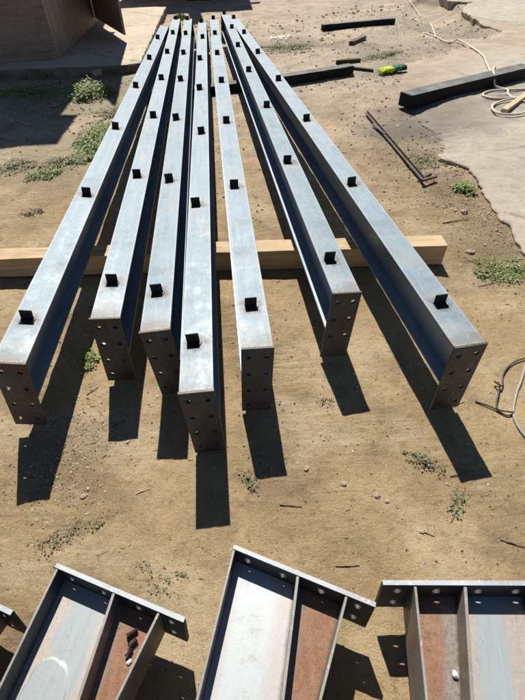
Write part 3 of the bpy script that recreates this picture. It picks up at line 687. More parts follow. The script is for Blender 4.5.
# rope and cable
def gp2(x, y, h):
    s, _ = poly_sd(np.array([x]), np.array([y]), SLAB)
    return (x, y, (0.024 if s[0] > 0 else gzf(x, y)) + h)
r1 = [gp2(x, y, 0.008) for x, y in ((3.708, 12.163), (3.798, 11.405), (3.797, 10.115), (3.510, 8.829), (3.321, 8.453), (3.095, 8.309), (3.142, 7.809), (3.184, 7.430), (3.322, 7.431), (3.288, 6.595), (3.159, 6.128), (3.046, 5.753))]
r1 += [(3.001, 5.584, 0.085), (2.953, 5.523, 0.143), (2.871, 5.371, 0.143), (2.841, 5.267, 0.128), (2.840, 5.169, 0.051)]
r1 += [gp2(x, y, 0.008) for x, y in ((2.924, 5.070), (2.861, 4.901), (2.887, 4.715), (2.997, 4.622), (3.247, 4.588))]
r1 += [gp2(x, y, 0.010) for x, y in ((3.549, 4.778), (3.501, 5.077))]
r1 += [gp2(x, y, 0.010) for x, y in ((3.100, 5.053), (2.810, 5.069), (2.669, 5.011), (2.606, 4.913), (2.679, 4.806), (2.893, 4.803), (3.027, 4.726), (3.147, 4.633))]
r1 += [gp2(x, y, 0.022) for x, y in ((3.048, 4.754), (2.794, 4.736), (2.588, 4.612), (2.508, 4.483), (2.516, 4.338), (2.678, 4.302), (2.845, 4.397), (3.004, 4.361), (2.863, 4.210), (2.942, 4.118), (3.143, 4.138))]
rod('rope', r1, 0.0105, 'rope', 'pale rope snaking over the black box section and coiled on the slab', 'rope', 8, per=7)
rod('cable', [gp(1.373, 1.419, 0.006), gp(1.222, 1.204, 0.006), gp(1.157, 1.120, 0.008), gp(1.096, 1.017, 0.006), gp(1.087, 0.933, 0.006), gp(1.120, 0.840, 0.006), gp(1.218, 0.738, 0.006), gp(1.417, 0.702, 0.006)], 0.0055, 'cable', 'grey cable loop on dirt at the right edge', 'cable', 8, per=8)
rod('wire', [gp(0.973, 1.096, 0.004), gp(1.027, 1.054, 0.008), gp(1.066, 1.012, 0.006), gp(1.096, 1.022, 0.012), gp(1.076, 1.026, 0.014), gp(1.042, 1.050, 0.010), gp(1.082, 1.129, 0.018), gp(1.107, 1.171, 0.012), gp(1.088, 1.185, 0.02), gp(1.097, 1.157, 0.025), gp(1.122, 1.171, 0.012), gp(1.153, 1.232, 0.01), gp(1.223, 1.293, 0.01), gp(1.323, 1.326, 0.01)], 0.0035, 'wire', 'twisted black wire bent back on itself beside the grey cable', 'wire', 6, per=8)

# ------------------------------------------------------------------ haunch pieces near the camera
Z0, Z1, ZW = 0.074, 0.214, 0.146
def slab_line(name, p, q, t, z0, z1, mat, parent, side=1):
    """vertical plate from p to q, thickness to one side"""
    p, q = Vector(p), Vector(q); d = (q - p).normalized(); n = Vector((-d.y, d.x)) * t * side
    bm = bmesh.new(); prism(bm, [p, q, q + n, p + n] if side > 0 else [p, p + n, q + n, q], z0, z1); bevel(bm, 0.0008, 1); sunlit_top(bm)
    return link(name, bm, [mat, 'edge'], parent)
def haunch(P0, P1, holes, lines, webs, label, length=1.0, flip=False):
    """P0,P1 outer top line of end plate; lines: flange top lines (near plate, far from plate)"""
    P0, P1 = Vector(P0), Vector(P1); d = P1 - P0; ang = math.atan2(d.y, d.x)
    root = empty('roof_bracket', (P0.x, P0.y, Z0)); tag(root, label, 'steel bracket', 'haunched I-section brackets lying near the camera')
    off = Vector((P0.x, P0.y))
    # end plate: local x along plate, thickness toward the camera
    bm = holed_plate(d.length, Z1 - Z0, 0.012, holes, 0.0125, 20, 0, 0); bm.normal_update()
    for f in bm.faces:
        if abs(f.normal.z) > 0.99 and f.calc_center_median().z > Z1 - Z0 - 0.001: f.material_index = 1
    H0 = Z1 - Z0
    for v in bm.verts: v.co.y -= (H0 - v.co.z) * 0.13      # the plates stand slightly raked
    o = link('end_plate', bm, ['plate2', 'edge_sunlit'], root); o.rotation_euler = (0, 0, ang)
    inw = Vector((math.sin(ang), -math.cos(ang)))         # toward the camera
    o.location = (inw.x * 0.012, inw.y * 0.012, 0)
    pl0 = P0 + inw * 0.0145
    dd = d.normalized()
    def on_plate(a, b):          # intersection of line a-b with the plate's inner face
        a, b = Vector(a), Vector(b); e = b - a
        den = e.x * dd.y - e.y * dd.x
        s = ((pl0.x - a.x) * dd.y - (pl0.y - a.y) * dd.x) / den
        return a + e * s
    L = []
    for k, (a, b, t) in enumerate(lines):
        s = on_plate(a, b); e = (Vector(b) - Vector(a)).normalized(); L.append((s, e, t))
    # where the haunch flange meets the middle flange
    iM = 1; iH = 0 if flip else 2; iO = 2 if flip else 0
    sM, eM, tM = L[iM]; sH, eH, tH = L[iH]
    den = eH.x * eM.y - eH.y * eM.x
    lam = ((sM.x - sH.x) * eM.y - (sM.y - sH.y) * eM.x) / den if abs(den) > 1e-6 else 9
    lenH = min(lam - 0.02, length) if lam > 0 else length
    for k, (s, e, t) in enumerate(L):
        ln = lenH if k == iH else length
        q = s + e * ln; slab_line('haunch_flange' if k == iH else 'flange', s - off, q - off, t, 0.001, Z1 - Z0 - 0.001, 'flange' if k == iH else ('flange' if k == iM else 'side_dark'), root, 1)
    def web(name, k0, k1, l0, l1, mat):
        (s0, e0, t0), (s1, e1, t1) = L[k0], L[k1]
        bm = bmesh.new(); uvl = bm.loops.layers.uv.new('UVMap'); n0, n1 = 10, 24
        g = [[None] * (n0 + 1) for _ in range(n1 + 1)]
        for j in range(n1 + 1):
            a = s0 + e0 * l0 * j / n1; b = s1 + e1 * l1 * j / n1
            m = (b - a).normalized()
            a2 = a + m * 0.0002; b2 = b - m * 0.0002
            for i in range(n0 + 1):
                p = a2.lerp(b2, i / n0) - off; g[j][i] = (bm.verts.new((p.x, p.y, ZW - Z0)), i / n0, j / n1)
        for j in range(n1):
            for i in range(n0):
                q = [g[j][i], g[j][i + 1], g[j + 1][i + 1], g[j + 1][i]]; f = bm.faces.new([v[0] for v in q])
                for lp, v in zip(f.loops, q): lp[uvl].uv = (v[1], v[2] * (l0 / 0.62))
        ex = bmesh.ops.extrude_face_region(bm, geom=bm.faces[:])
        bmesh.ops.translate(bm, vec=(0, 0, -0.008), verts=[v for v in ex['geom'] if isinstance(v, bmesh.types.BMVert)])
        link(name, bm, mat, root)
    if not flip:
        web('web', 0, 1, length, length, webs[0]); web('haunch_web', 1, 2, lenH * 0.995, lenH * 0.995, webs[1])
    else:
        web('web', 1, 2, length, length, webs[0]); web('haunch_web', 0, 1, lenH * 0.995, lenH * 0.995, webs[1])
    return root
FT = 0.007
def holes_at(cols): return [(c, z) for c in cols for z in (0.034, 0.104)]
# middle piece
B = haunch((-0.0581, 0.4707), (0.3100, 0.3057), holes_at((0.045, 0.150, 0.262, 0.362)),
           [((-0.0643, 0.4529), (-0.1545, 0.1296), FT), ((0.1083, 0.3732), (0.0435, 0.1218), 0.008), ((0.2274, 0.3139), (0.1311, 0.1183), FT)],
           ('web_b', 'rust'), 'steel haunch bracket in the middle with a bright bluish web and rusty side bay')
A = haunch((-0.5634, 0.4455), (-0.1889, 0.2938), holes_at((0.045, 0.150, 0.262, 0.362)),
           [((-0.5635, 0.4268), (-0.6291, 0.1758), FT), ((-0.3923, 0.3547), (-0.4358, 0.1362), 0.008), ((-0.2674, 0.3001), (-0.3423, 0.1402), FT)],
           ('web_a', 'rust'), 'steel haunch bracket at left with a smeared pale web and three bolts lying in it')
Cc = haunch((0.3394, 0.3581), (0.7403, 0.3380), holes_at((0.045, 0.150, 0.262, 0.362)),
           [((0.4179, 0.3294), (0.3732, 0.1050), FT), ((0.5496, 0.3299), (0.4749, 0.1006), 0.008), ((0.7301, 0.3202), (0.6714, 0.0937), FT)],
           ('web_c', 'rust_r'), 'steel haunch bracket at right with a blue-grey striped web and rust bay on its left', flip=True)
dx, dy = -0.4598, 0.0367
def sh(p): return (p[0] + dx, p[1] + dy)
Dd = haunch(sh((-0.5634, 0.4455)), sh((-0.1889, 0.2938)), holes_at((0.045, 0.150, 0.262, 0.362)),
           [(sh((-0.5635, 0.4268)), sh((-0.6291, 0.1758)), FT), (sh((-0.3923, 0.3547)), sh((-0.4358, 0.1362)), 0.008), (sh((-0.2674, 0.3001)), sh((-0.3423, 0.1402)), FT)],
           ('web_b', 'rust'), 'steel haunch bracket at the far left, only its plate corner in view')
o = bar_between('timber_sleeper', (-1.35, -0.14), (1.0, -0.26), 0.10, 0.0735, 'timber', z=0.0, jag=0.001)
tag(o, 'timber sleeper under the haunch brackets at the bottom', 'timber')
o = bar_between('timber_sleeper', (-1.45, -0.46), (0.9, -0.56), 0.08, 0.0735, 'timber', z=0.0, jag=0.001)
tag(o, 'timber sleeper under the tail ends of the haunch brackets', 'timber')

# bolts and white chips on the webs
def bolt(x, y, z, ang, L, label):
    root = empty('bolt', (x, y, z + 0.007), (0, 0, ang)); tag(root, label, 'bolt', 'loose bolts lying in the left bracket')
    bm = bmesh.new(); pts = [(i * L / 18, 0, 0) for i in range(19)]
    tube(bm, pts, 0.0052, 10, taper=[1.0 if i % 2 else 0.9 for i in range(19)]); link('shank', bm, 'cleat', root, False)
    bm = bmesh.new(); tube(bm, [(-0.005, 0, 0), (0.0, 0, 0)], 0.0072, 6); link('head', bm, 'cleat', root)
bolt(-0.346, 0.273, ZW + 0.003, 0.55, 0.024, 'dark bolt, nearest to the end plate of three')
bolt(-0.338, 0.249, ZW + 0.003, 0.75, 0.020, 'dark bolt, middle one of three in the left bracket')
bolt(-0.342, 0.229, ZW + 0.003, 1.1, 0.016, 'dark bolt, farthest from the end plate of three')
def stone(x, y, z, r, seed, mat='stone', name='stone', sub=2, flat=0.6):
    bm = bmesh.new(); bmesh.ops.create_icosphere(bm, subdivisions=sub, radius=1)
    for v in bm.verts:
        c = v.co.copy(); n = noise.noise(c * 1.3 + Vector((seed * 3.1, 0, 0))) + 0.5 * noise.noise(c * 2.9 + Vector((0, seed, 0)))
        s = round(n * 4) / 8 + n * 0.3
        v.co = Vector((c.x * r * 1.1, c.y * r * 0.9, c.z * r * flat)) * (1 + 0.5 * s)
    o = link(name, bm, mat, loc=(x, y, z)); o.rotation_euler = (0, 0, seed * 1.3); return o
o = stone(-0.339, 0.216, ZW + 0.004, 0.007, 3, 'white', 'white_pebble'); tag(o, 'tiny white pebble on the rust of the left bracket', 'pebble')
o = stone(0.479, 0.155, ZW + 0.008, 0.008, 4, 'white', 'plaster_lump'); tag(o, 'crumpled white plaster lump against the middle flange of the right bracket', 'plaster lump')

# ------------------------------------------------------------------ plywood shed on the platform
root = empty('plywood_shed', (-2.378, 7.137, 0.11)); tag(root, 'tall brown plywood shed on the concrete platform with its side door ajar', 'shed')
HS = 3.5
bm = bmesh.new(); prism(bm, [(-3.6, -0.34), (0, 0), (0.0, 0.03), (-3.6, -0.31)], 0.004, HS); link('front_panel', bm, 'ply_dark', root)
bm = bmesh.new(); prism(bm, [(0.0, 0.031), (0.0, 4.40), (-0.03, 4.40), (-0.03, 0.031)], 0.004, HS); link('side_panel', bm, 'ply_light', root)  # unseen depth, lengthened to block light beside the door
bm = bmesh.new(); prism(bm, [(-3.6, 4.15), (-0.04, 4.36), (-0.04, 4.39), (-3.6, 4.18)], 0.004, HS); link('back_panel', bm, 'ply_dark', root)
bm = bmesh.new(); prism(bm, [(-3.7, -0.42), (0.44, 0.0), (0.44, 0.82), (0.24, 0.84), (0.24, 4.45), (-3.7, 4.3)], HS + 0.004, HS + 0.05); link('roof', bm, 'ply_dark', root)  # unseen roof, its side lip shaped for the shadow edge
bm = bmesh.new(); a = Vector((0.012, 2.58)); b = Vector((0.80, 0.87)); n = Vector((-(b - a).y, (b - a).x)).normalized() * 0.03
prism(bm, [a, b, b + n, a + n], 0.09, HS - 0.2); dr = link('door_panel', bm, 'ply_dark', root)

# ------------------------------------------------------------------ added trailer behind, mostly above the frame, shaped for the far shadow
root = empty('shadow_blocker', (-0.90, 12.92, 0.0)); tag(root, 'dark trailer added for its shadow beyond the far ends of the beams, wheels just in view', 'blocker')
bm = bmesh.new(); box(bm, -1.7, 1.28, -0.12, 1.5, 0.42, 2.0); bevel(bm, 0.02, 2); link('body', bm, 'blocker', root)
bm = bmesh.new(); box(bm, -0.06, 0.18, -0.1, 0.1, 2.003, 3.7); link('shadow_post', bm, 'blocker', root)  # unseen post, added for a narrow tongue of shade
bm = bmesh.new(); box(bm, 1.285, 1.55, 0.05, 0.2, 1.0, 1.15); link('shadow_bar', bm, 'blocker', root)  # unseen bar, added for a small strip of shade
for x in (0.16, 0.60, 1.05):
    bm = bmesh.new(); g = bmesh.ops.create_cone(bm, cap_ends=True, segments=28, radius1=0.29, radius2=0.29, depth=0.2, matrix=Matrix.Rotation(PI / 2, 4, 'X')); bevel(bm, 0.03, 2)
    wv = link('wheel', bm, 'tyre', root, loc=(x - 0.1, 0.02, 0.285))
    bm = bmesh.new(); bmesh.ops.create_cone(bm, cap_ends=True, segments=20, radius1=0.13, radius2=0.11, depth=0.03, matrix=Matrix.Translation((0, -0.116, 0)) @ Matrix.Rotation(PI / 2, 4, 'X'))
    link('hub', bm, 'dusty', wv)

# ------------------------------------------------------------------ plants
def leafpatch(name, cx, cy, rx, ry, n, hgt, leaf, mats, label, cat='weeds', kind='leaf', zoff=0.0, rot=0.0, clump=0.5, zfun=None):
    bm = bmesh.new(); cr, sr = math.cos(rot), math.sin(rot)
    centres = [(random.gauss(0, 0.5), random.gauss(0, 0.5)) for _ in range(max(3, int(n / 40)))]
    base = (zfun or gzf)(cx, cy)
    for i in range(n):
        if random.random() < clump:
            c = random.choice(centres); a, b = c[0] + random.gauss(0, 0.13), c[1] + random.gauss(0, 0.13)
        else: a, b = random.gauss(0, 0.45), random.gauss(0, 0.45)
        a, b = max(-1.0, min(1.0, a)) * rx, max(-1.0, min(1.0, b)) * ry
        x, y = a * cr - b * sr, a * sr + b * cr
        fall = max(0.15, 1 - math.hypot(a / rx, b / ry) * 0.6)
        gz0 = (zfun or gzf)(cx + x, cy + y) - base
        if kind == 'leaf':
            z = gz0 + random.random() ** 1.3 * hgt * fall + 0.004; s = leaf * random.uniform(0.5, 1.25); az = random.uniform(0, 2 * PI); tl = random.uniform(-0.5, 0.9)
            d = Vector((math.cos(az) * math.cos(tl), math.sin(az) * math.cos(tl), math.sin(tl))); sd_ = Vector((-math.sin(az), math.cos(az), random.uniform(-0.4, 0.4))) * 0.36
            p = Vector((x, y, z)); v = [bm.verts.new(p), bm.verts.new(p + (d * 0.5 + sd_) * s), bm.verts.new(p + d * s + Vector((0, 0, -0.15 * s))), bm.verts.new(p + (d * 0.5 - sd_) * s)]
            f = bm.faces.new(v); f.material_index = 1 if (len(mats) > 1 and random.random() < 0.35) else 0
        else:   # blades
            h = hgt * fall * random.uniform(0.4, 1.1); az = random.uniform(0, 2 * PI); ln = random.uniform(0.1, 0.7)
            w1 = leaf * 0.5; sx, sy = -math.sin(az) * w1, math.cos(az) * w1
            p = Vector((x, y, gz0 - 0.002)); m = p + Vector((math.cos(az) * ln * h * 0.35, math.sin(az) * ln * h * 0.35, h * 0.6)); e = p + Vector((math.cos(az) * ln * h, math.sin(az) * ln * h, h * (1 - 0.3 * ln)))
            s_ = Vector((sx, sy, 0)); a1 = bm.verts.new(p - s_); a2 = bm.verts.new(p + s_); b1 = bm.verts.new(m - s_ * 0.7); b2 = bm.verts.new(m + s_ * 0.7); c1 = bm.verts.new(e)
            for f in (bm.faces.new((a1, a2, b2, b1)), bm.faces.new((b1, b2, c1))): f.material_index = 1 if (len(mats) > 1 and random.random() < 0.35) else 0
    # trailing stems
    for _ in range(max(4, n // 16)):
        a = random.uniform(0, 2 * PI); q = [(0.2 * rx * math.cos(a), 0.2 * ry * math.sin(a))]
        for k in range(3): a += random.uniform(-0.5, 0.5); q.append((q[-1][0] + math.cos(a) * rx * 0.3, q[-1][1] + math.sin(a) * ry * 0.3))
        pts = []
        for (u_, v_) in q: x, y = u_ * cr - v_ * sr, u_ * sr + v_ * cr; pts.append((x, y, (zfun or gzf)(cx + x, cy + y) - base + 0.004 + hgt * 0.2 * random.random()))
        tube(bm, pts, leaf * 0.075, 4)
        for f in bm.faces[-14:]: f.material_index = 0
    me = bpy.data.meshes.new(name); bm.to_mesh(me); bm.free()
    for m in mats: me.materials.append(M[m])
    o = bpy.data.objects.new(name, me); COL.objects.link(o); o.location = (cx, cy, base + zoff); tag(o, label, cat); return o
leafpatch('weed_clump', -1.670, 5.850, 0.26, 0.26, 900, 0.20, 0.034, ['leaf', 'leaf_dull'], 'tall leafy weed clump at the foot of the platform, half in its shade')
leafpatch('weed_patch', -1.253, 5.114, 0.22, 0.35, 420, 0.05, 0.026, ['leaf_dull', 'leaf_dry'], 'low dusty weed patch between the tall clump and the leftmost beam')
leafpatch('weed_patch', -1.288, 4.353, 0.22, 0.48, 1500, 0.075, 0.026, ['leaf', 'leaf_dull'], 'bright green weed patch against the leftmost beam')
leafpatch('weed_patch', -1.480, 3.842, 0.20, 0.16, 420, 0.03, 0.022, ['leaf_dull', 'leaf_dry'], 'thin dry weeds on dirt below the bright green patch')
leafpatch('weed_patch', -1.600, 3.609, 0.14, 0.10, 520, 0.03, 0.020, ['leaf', 'leaf_dull'], 'round green weed mat left of the leftmost beam')
leafpatch('weed_patch', -1.982, 3.809, 0.26, 0.17, 520, 0.03, 0.020, ['leaf_dry', 'leaf_dull'], 'brownish weed mat at the left edge in front of the shadow')
leafpatch('weed_patch', -1.517, 2.961, 0.10, 0.06, 170, 0.02, 0.016, ['leaf_dull', 'leaf_dry'], 'small flat weed tuft alone on bare dirt at left')
leafpatch('weed_patch', -1.658, 2.608, 0.07, 0.05, 110, 0.015, 0.014, ['leaf_dry', 'leaf_dull'], 'tiny weed tuft at the left edge just behind the timber')
leafpatch('weed_patch', -2.593, 6.050, 0.7, 0.35, 700, 0.06, 0.028, ['leaf', 'leaf_dull'], 'shaded green weeds along the platform foot')
leafpatch('weed_tuft', -0.759, 1.459, 0.045, 0.065, 330, 0.035, 0.013, ['leaf', 'leaf_dull'], 'small green tuft between the first two beams')
leafpatch('weed_tuft', 1.675, 2.987, 0.075, 0.09, 460, 0.06, 0.020, ['leaf', 'leaf_dull'], 'fresh green tuft at the broken slab edge')
leafpatch('weed_tuft', 1.507, 1.988, 0.17, 0.13, 700, 0.03, 0.014, ['leaf', 'leaf_dull'], 'spreading low weeds in front of the slab edge at right')
leafpatch('weed_tuft', 1.560, 3.526, 0.14, 0.13, 420, 0.03, 0.016, ['leaf_dull', 'leaf_dry'], 'dusty weeds where the dirt meets the slab, right of the angle bar')
leafpatch('weed_patch', 0.877, 7.772, 0.40, 0.24, 600, 0.03, 0.024, ['leaf_dull', 'leaf_dry'], 'thin weeds round the pale rubble beyond the support bar')
leafpatch('weed_patch', 2.085, 6.925, 0.38, 0.14, 420, 0.02, 0.022, ['leaf_dull', 'leaf_dry'], 'flat mossy weeds behind the glove', rot=0.6)
leafpatch('grass_tuft', -0.93, 10.55, 0.14, 0.25, 220, 0.14, 0.02, ['leaf', 'leaf_dull'], 'grass tuft beside the platform at the far beam ends', 'grass', 'blade')
leafpatch('dry_weed', 0.662, 0.824, 0.075, 0.035, 210, 0.018, 0.010, ['leaf_dry', 'leaf_dull'], 'dried weed sprig in front of the rightmost beam shadow', rot=-0.5)
leafpatch('dry_weed', 0.732, 0.653, 0.035, 0.075, 120, 0.012, 0.009, ['leaf_dry', 'leaf_dull'], 'wilted sprig with a long bare stem below the rightmost beam shadow', rot=-0.6)
leafpatch('dry_weed', -0.003, 0.780, 0.030, 0.055, 130, 0.018, 0.010, ['leaf_dry', 'leaf_dull'], 'dried sprig touching the shadow right of the middle beam', rot=0.5)
leafpatch('dry_weed', -0.322, 0.453, 0.09, 0.05, 100, 0.012, 0.008, ['leaf_dry', 'leaf_dull'], 'scattered dry leaf bits above the left bracket', rot=-0.4)
leafpatch('dry_weed', -0.667, 0.601, 0.085, 0.04, 190, 0.012, 0.008, ['leaf_dry', 'leaf_dry'], 'dark dry leaf litter behind the left bracket corner', rot=0.7)
leafpatch('dry_weed', -0.568, 0.652, 0.055, 0.03, 80, 0.010, 0.007, ['leaf_dry', 'leaf_dry'], 'thin trail of dry leaf crumbs leading from the dark litter', rot=0.7)
leafpatch('dry_weed', 0.347, 1.135, 0.05, 0.04, 60, 0.008, 0.008, ['leaf_dry', 'leaf_dull'], 'few dry leaf bits between the two right-hand beams')

# twigs
TW_ = [(-0.720, 1.238, -0.674, 1.282, 0.0035, 'twig_dark', 'dark twig right of the first beam end, near the green tuft'),
    (0.098, 0.681, 0.176, 0.670, 0.0035, 'twig_dark', 'dark twig with pale tip between the middle shadows and brackets'),
    (0.259, 0.468, 0.337, 0.468, 0.0032, 'twig_dark', 'straight dark twig right behind the middle bracket'),
    (0.819, 0.523, 0.893, 0.493, 0.0040, 'twig_dark', 'dark twig at the right edge above the right bracket'),
    (0.194, 0.873, 0.219, 0.917, 0.0025, 'straw', 'pale straw bit right of the middle shadow'),
    (-0.431, 0.751, -0.378, 0.772, 0.0028, 'straw', 'pale crossing straw below the second beam shadow'),
    (-0.534, 0.538, -0.494, 0.552, 0.0016, 'twig', 'thin brown twig behind the left bracket'),
    (0.702, 0.558, 0.786, 0.723, 0.0018, 'twig', 'long thin stem among the wilted sprig'),
    (0.823, 1.053, 0.928, 1.096, 0.0030, 'twig_dark', 'dark twig pointing at the wire, right of the widest beam'),
    (0.575, 0.562, 0.610, 0.546, 0.0024, 'twig_dark', 'tiny dark twig beside a dark pebble'),
    (0.870, 0.672, 0.890, 0.737, 0.0015, 'twig', 'thin stem at right near the shadow tip'),
    (0.741, 0.760, 0.811, 0.774, 0.0030, 'twig_dark', 'dark twig inside the tip of the rightmost shadow'),
    (1.345, 2.534, 1.532, 2.571, 0.009, 'straw', 'pale stick lying by the slab crack'),
    (1.307, 1.866, 1.447, 1.895, 0.004, 'twig', 'brown twig under the low weeds at right')]
for (x0, y0, x1, y1, r, m, lb) in TW_:
    mx, my = (x0 + x1) / 2 + random.uniform(-1, 1) * r * 0.6, (y0 + y1) / 2 + random.uniform(-1, 1) * r * 0.8; r = r * 0.8
    bm = bmesh.new(); pts = spline([gp(x0, y0, r * 0.8), gp(mx, my, r * 1.3), gp(x1, y1, r * 0.8)], 4)
    for p in pts[1:-1]: p += Vector((random.uniform(-1, 1), random.uniform(-1, 1), random.uniform(-0.3, 0.5))) * r * 0.35
    tube(bm, pts, r, 5, taper=[random.uniform(0.6, 1.0) * (1 - 0.5 * i / len(pts)) for i in range(len(pts))])
    o = link('twig', bm, m); tag(o, lb, 'twig')

# ------------------------------------------------------------------ stones
SP = [(0.214, 0.821, 0.013, 'round pale stone just right of the middle shadow tip'), (0.341, 0.749, 0.011, 'pale pebble on bare dirt between the stone and the paired stones'),
      (0.454, 0.700, 0.013, 'white-topped stone, left one of a pair'), (0.483, 0.676, 0.011, 'tan stone, right one of a pair'),
      (-0.627, 0.754, 0.013, 'dark cracked stone right of the leftmost shadow'), (-0.615, 0.782, 0.010, 'smaller stone behind the dark cracked stone'),
      (0.569, 0.564, 0.008, 'dark pebble at the end of a tiny twig'), (-0.496, 0.982, 0.009, 'pale pebble below the second beam plate'),
      (0.721, 0.732, 0.008, 'white pebble at the rightmost shadow tip'), (-2.008, 5.457, 0.05, 'stone in the shade left of the tall weed clump'),
      (1.533, 2.659, 0.03, 'grey rubble stone below the fresh green tuft'), (1.389, 2.192, 0.028, 'brown stone between the stick and the timber end'),
      (-1.705, 6.461, 0.075, 'pale rock on top edge at the platform foot behind the weed clump')]
for k, (x, y, r, lb) in enumerate(SP):
    r = r * 0.85
    o = stone(x, y, gzf(x, y) + r * 0.25 + (0.06 if 'platform foot' in lb else 0), r, k + 1); tag(o, lb, 'stone')
protos = []
for k in range(6):
    o = stone(0, 0, 0, 1.0, k + 20, sub=2); protos.append(o)
cl = [(-0.763, 0.944, 0.07, 0.20, 55), (-0.627, 0.759, 0.10, 0.08, 22), (1.665, 2.474, 0.04, 0.28, 55), (1.553, 2.753, 0.14, 0.2, 32), (1.736, 3.174, 0.05, 0.25, 12), (0.875, 7.446, 0.30, 0.10, 24), (2.679, 8.688, 1.0, 1.0, 22),
      (1.539, 3.451, 0.14, 0.2, 16), (4.133, 8.807, 0.08, 0.6, 14)]
used = 0; n_st = 0
def put(x, y, r, group, label):
    global used, n_st
    s = protos[n_st % 6]
    o = s if n_st < 6 else s.copy()
    if n_st >= 6: COL.objects.link(o)
    n_st += 1
    o.location = (x, y, gzf(x, y) + r * 0.15); o.scale = (r, r * random.uniform(0.8, 1.2), r * random.uniform(0.7, 1.1)); o.rotation_euler = (0, 0, random.uniform(0, 6.28))
    tag(o, label, 'stone', group)
names = ['small stones in the gravelly strip left of the second beam', 'small stones in the gravelly strip left of the second beam', 'rubble crumbs along the broken slab edge', 'rubble crumbs along the broken slab edge',
         'rubble crumbs along the broken slab edge', 'pale rubble chips beyond the support bar', 'loose stones in the sunken dirt at the back', 'rubble crumbs along the broken slab edge', 'loose stones in the sunken dirt at the back']
labs = ['small stone in the gravelly strip right of the leftmost shadow'] * 2 + ['rubble crumb along the broken slab edge'] * 3 + ['pale rubble chip beyond the support bar', 'loose stone in the sunken dirt at the back', 'rubble crumb along the broken slab edge', 'loose stone in the sunken dirt at the back']
for (cx, cy, sx, sy, n), g, lb in zip(cl, names, labs):
    for _ in range(n):
        sc = 0.0022 * max(1.3, cy) * random.uniform(0.7, 2.0) if cy < 5 else random.uniform(0.01, 0.03)
        put(random.gauss(cx, sx), random.gauss(cy, sy), sc, g, lb)
for k in range(26):
    x, y = random.gauss(0.86, 0.13), random.gauss(8.46, 0.07); o = stone(x, y, gzf(x, y) + 0.004, random.uniform(0.012, 0.035), 60 + k, 'white', 'plaster_chip', 1, 0.4)
    tag(o, 'white plaster chip in the pale rubble beyond the support bar', 'plaster chip', 'white plaster chips beyond the support bar')
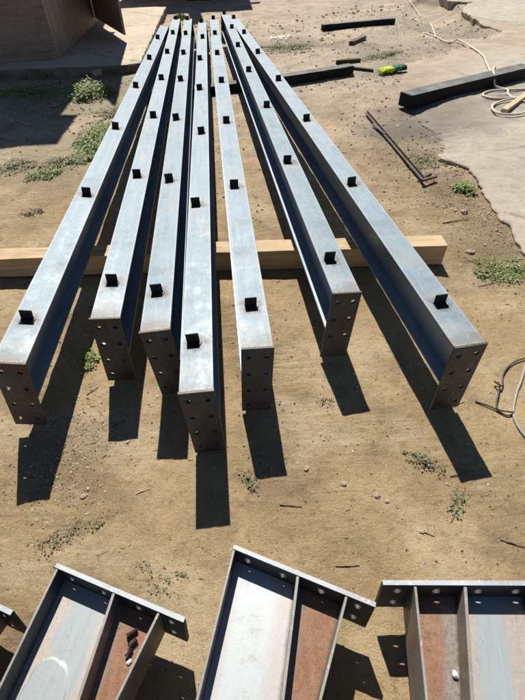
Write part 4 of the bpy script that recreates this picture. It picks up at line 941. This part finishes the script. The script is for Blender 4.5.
# gravel and grit: too many to count
def gravel():
    V, Fc = [], []
    base = [Vector(v) for v in ((1, 0, 0), (-1, 0, 0), (0, 1, 0), (0, -1, 0), (0, 0, 0.8), (0, 0, -0.6))]
    fs = ((0, 2, 4), (2, 1, 4), (1, 3, 4), (3, 0, 4), (2, 0, 5), (1, 2, 5), (3, 1, 5), (0, 3, 5))
    pts = []
    for _ in range(16000):
        y = 0.45 + 10.5 * random.random() ** 2.0; x = random.uniform(-1, 1) * (1.1 + 0.45 * y)
        if vn(x, y, 1.7) + 0.3 * vn(x, y, 6) < random.uniform(-0.35, 0.3): continue
        pts.append((x, y, random.choice((0.6, 0.7, 0.8, 1.0, 1.2, 1.7, 2.3)) * (0.0015 + 0.0011 * y)))
    for (cx, cy, sx, sy, n) in ((1.62, 2.55, 0.13, 0.42, 1300), (1.45, 3.3, 0.2, 0.35, 500), (0.45, 1.2, 0.35, 0.3, 260), (-0.764, 0.925, 0.08, 0.22, 500), (-0.616, 0.787, 0.12, 0.12, 160), (1.631, 2.520, 0.10, 0.4, 420), (1.538, 3.358, 0.2, 0.3, 260), (2.577, 8.499, 1.3, 1.2, 500), (0.324, 0.744, 0.4, 0.25, 160), (-0.216, 1.392, 0.2, 0.3, 60)):
        for _ in range(n):
            x, y = random.gauss(cx, sx), random.gauss(cy, sy); pts.append((x, y, random.uniform(0.5, 1.6) * (0.0013 + 0.0009 * y)))
    for _ in range(900):
        x, y = random.gauss(-0.72, 0.10), random.gauss(0.95, 0.17); pts.append((x, y, random.uniform(0.6, 2.4) * 0.0020))
    P = np.array([(p[0], p[1]) for p in pts]); zz = gz(P[:, 0], P[:, 1])
    for (x, y, r), z in zip(pts, zz):
        n = len(V); a = random.uniform(0, 6.28); ca, sa = math.cos(a), math.sin(a); sx, sy, sz = random.uniform(0.7, 1.3), random.uniform(0.6, 1.1), random.uniform(0.5, 0.9)
        for b in base:
            bx, by, bz = b.x * sx + random.uniform(-.25, .25), b.y * sy + random.uniform(-.25, .25), b.z * sz
            V.append((x + (bx * ca - by * sa) * r, y + (bx * sa + by * ca) * r, z + bz * r + r * 0.25))
        Fc += [tuple(n + k for k in f) for f in fs]
    me = bpy.data.meshes.new('gravel'); me.from_pydata(V, [], Fc); me.materials.append(M['stone']); me.materials.append(M['clod']); me.materials.append(M['pebble'])
    for i_, p_ in enumerate(me.polygons): p_.material_index = (0, 1, 0, 1, 2, 0, 1)[(i_ // 8) % 7]
    V2, F2 = [], []
    for _ in range(420):
        y = 0.4 + 7.0 * random.random() ** 1.6; x = random.uniform(-1, 1) * (1.0 + 0.4 * y); a = random.uniform(0, 6.28); L = random.uniform(0.006, 0.022) * (0.7 + 0.3 * y); w_ = 0.0007 + 0.00035 * y
        z = gzf(x, y) + w_ * 1.2; ca, sa = math.cos(a), math.sin(a); n = len(V2); bnd_ = random.uniform(-0.3, 0.3)
        for k in range(3):
            q = (k - 1) * L / 2; off = bnd_ * L * (0.5 if k == 1 else 0); px_, py_ = x + ca * q - sa * off, y + sa * q + ca * off
            V2 += [(px_ - sa * w_, py_ + ca * w_, z), (px_ + sa * w_, py_ - ca * w_, z), (px_, py_, z + w_ * 1.6)]
        for k in range(2):
            b0 = n + 3 * k
            F2 += [(b0, b0 + 1, b0 + 4, b0 + 3), (b0 + 1, b0 + 2, b0 + 5, b0 + 4), (b0 + 2, b0, b0 + 3, b0 + 5)]
    m2 = bpy.data.meshes.new('litter'); m2.from_pydata(V2, [], F2); m2.materials.append(M['twig']); m2.materials.append(M['straw'])
    for i_, p_ in enumerate(m2.polygons): p_.material_index = (i_ // 6) % 3 == 0
    ol = bpy.data.objects.new('litter', m2); COL.objects.link(ol); tag(ol, 'tiny straw and twig litter scattered over the dirt', 'litter', None, 'stuff')
    o = bpy.data.objects.new('gravel', me); COL.objects.link(o); tag(o, 'fine gravel and grit scattered over the dirt', 'gravel', None, 'stuff')
gravel()
S.render.engine = 'CYCLES'
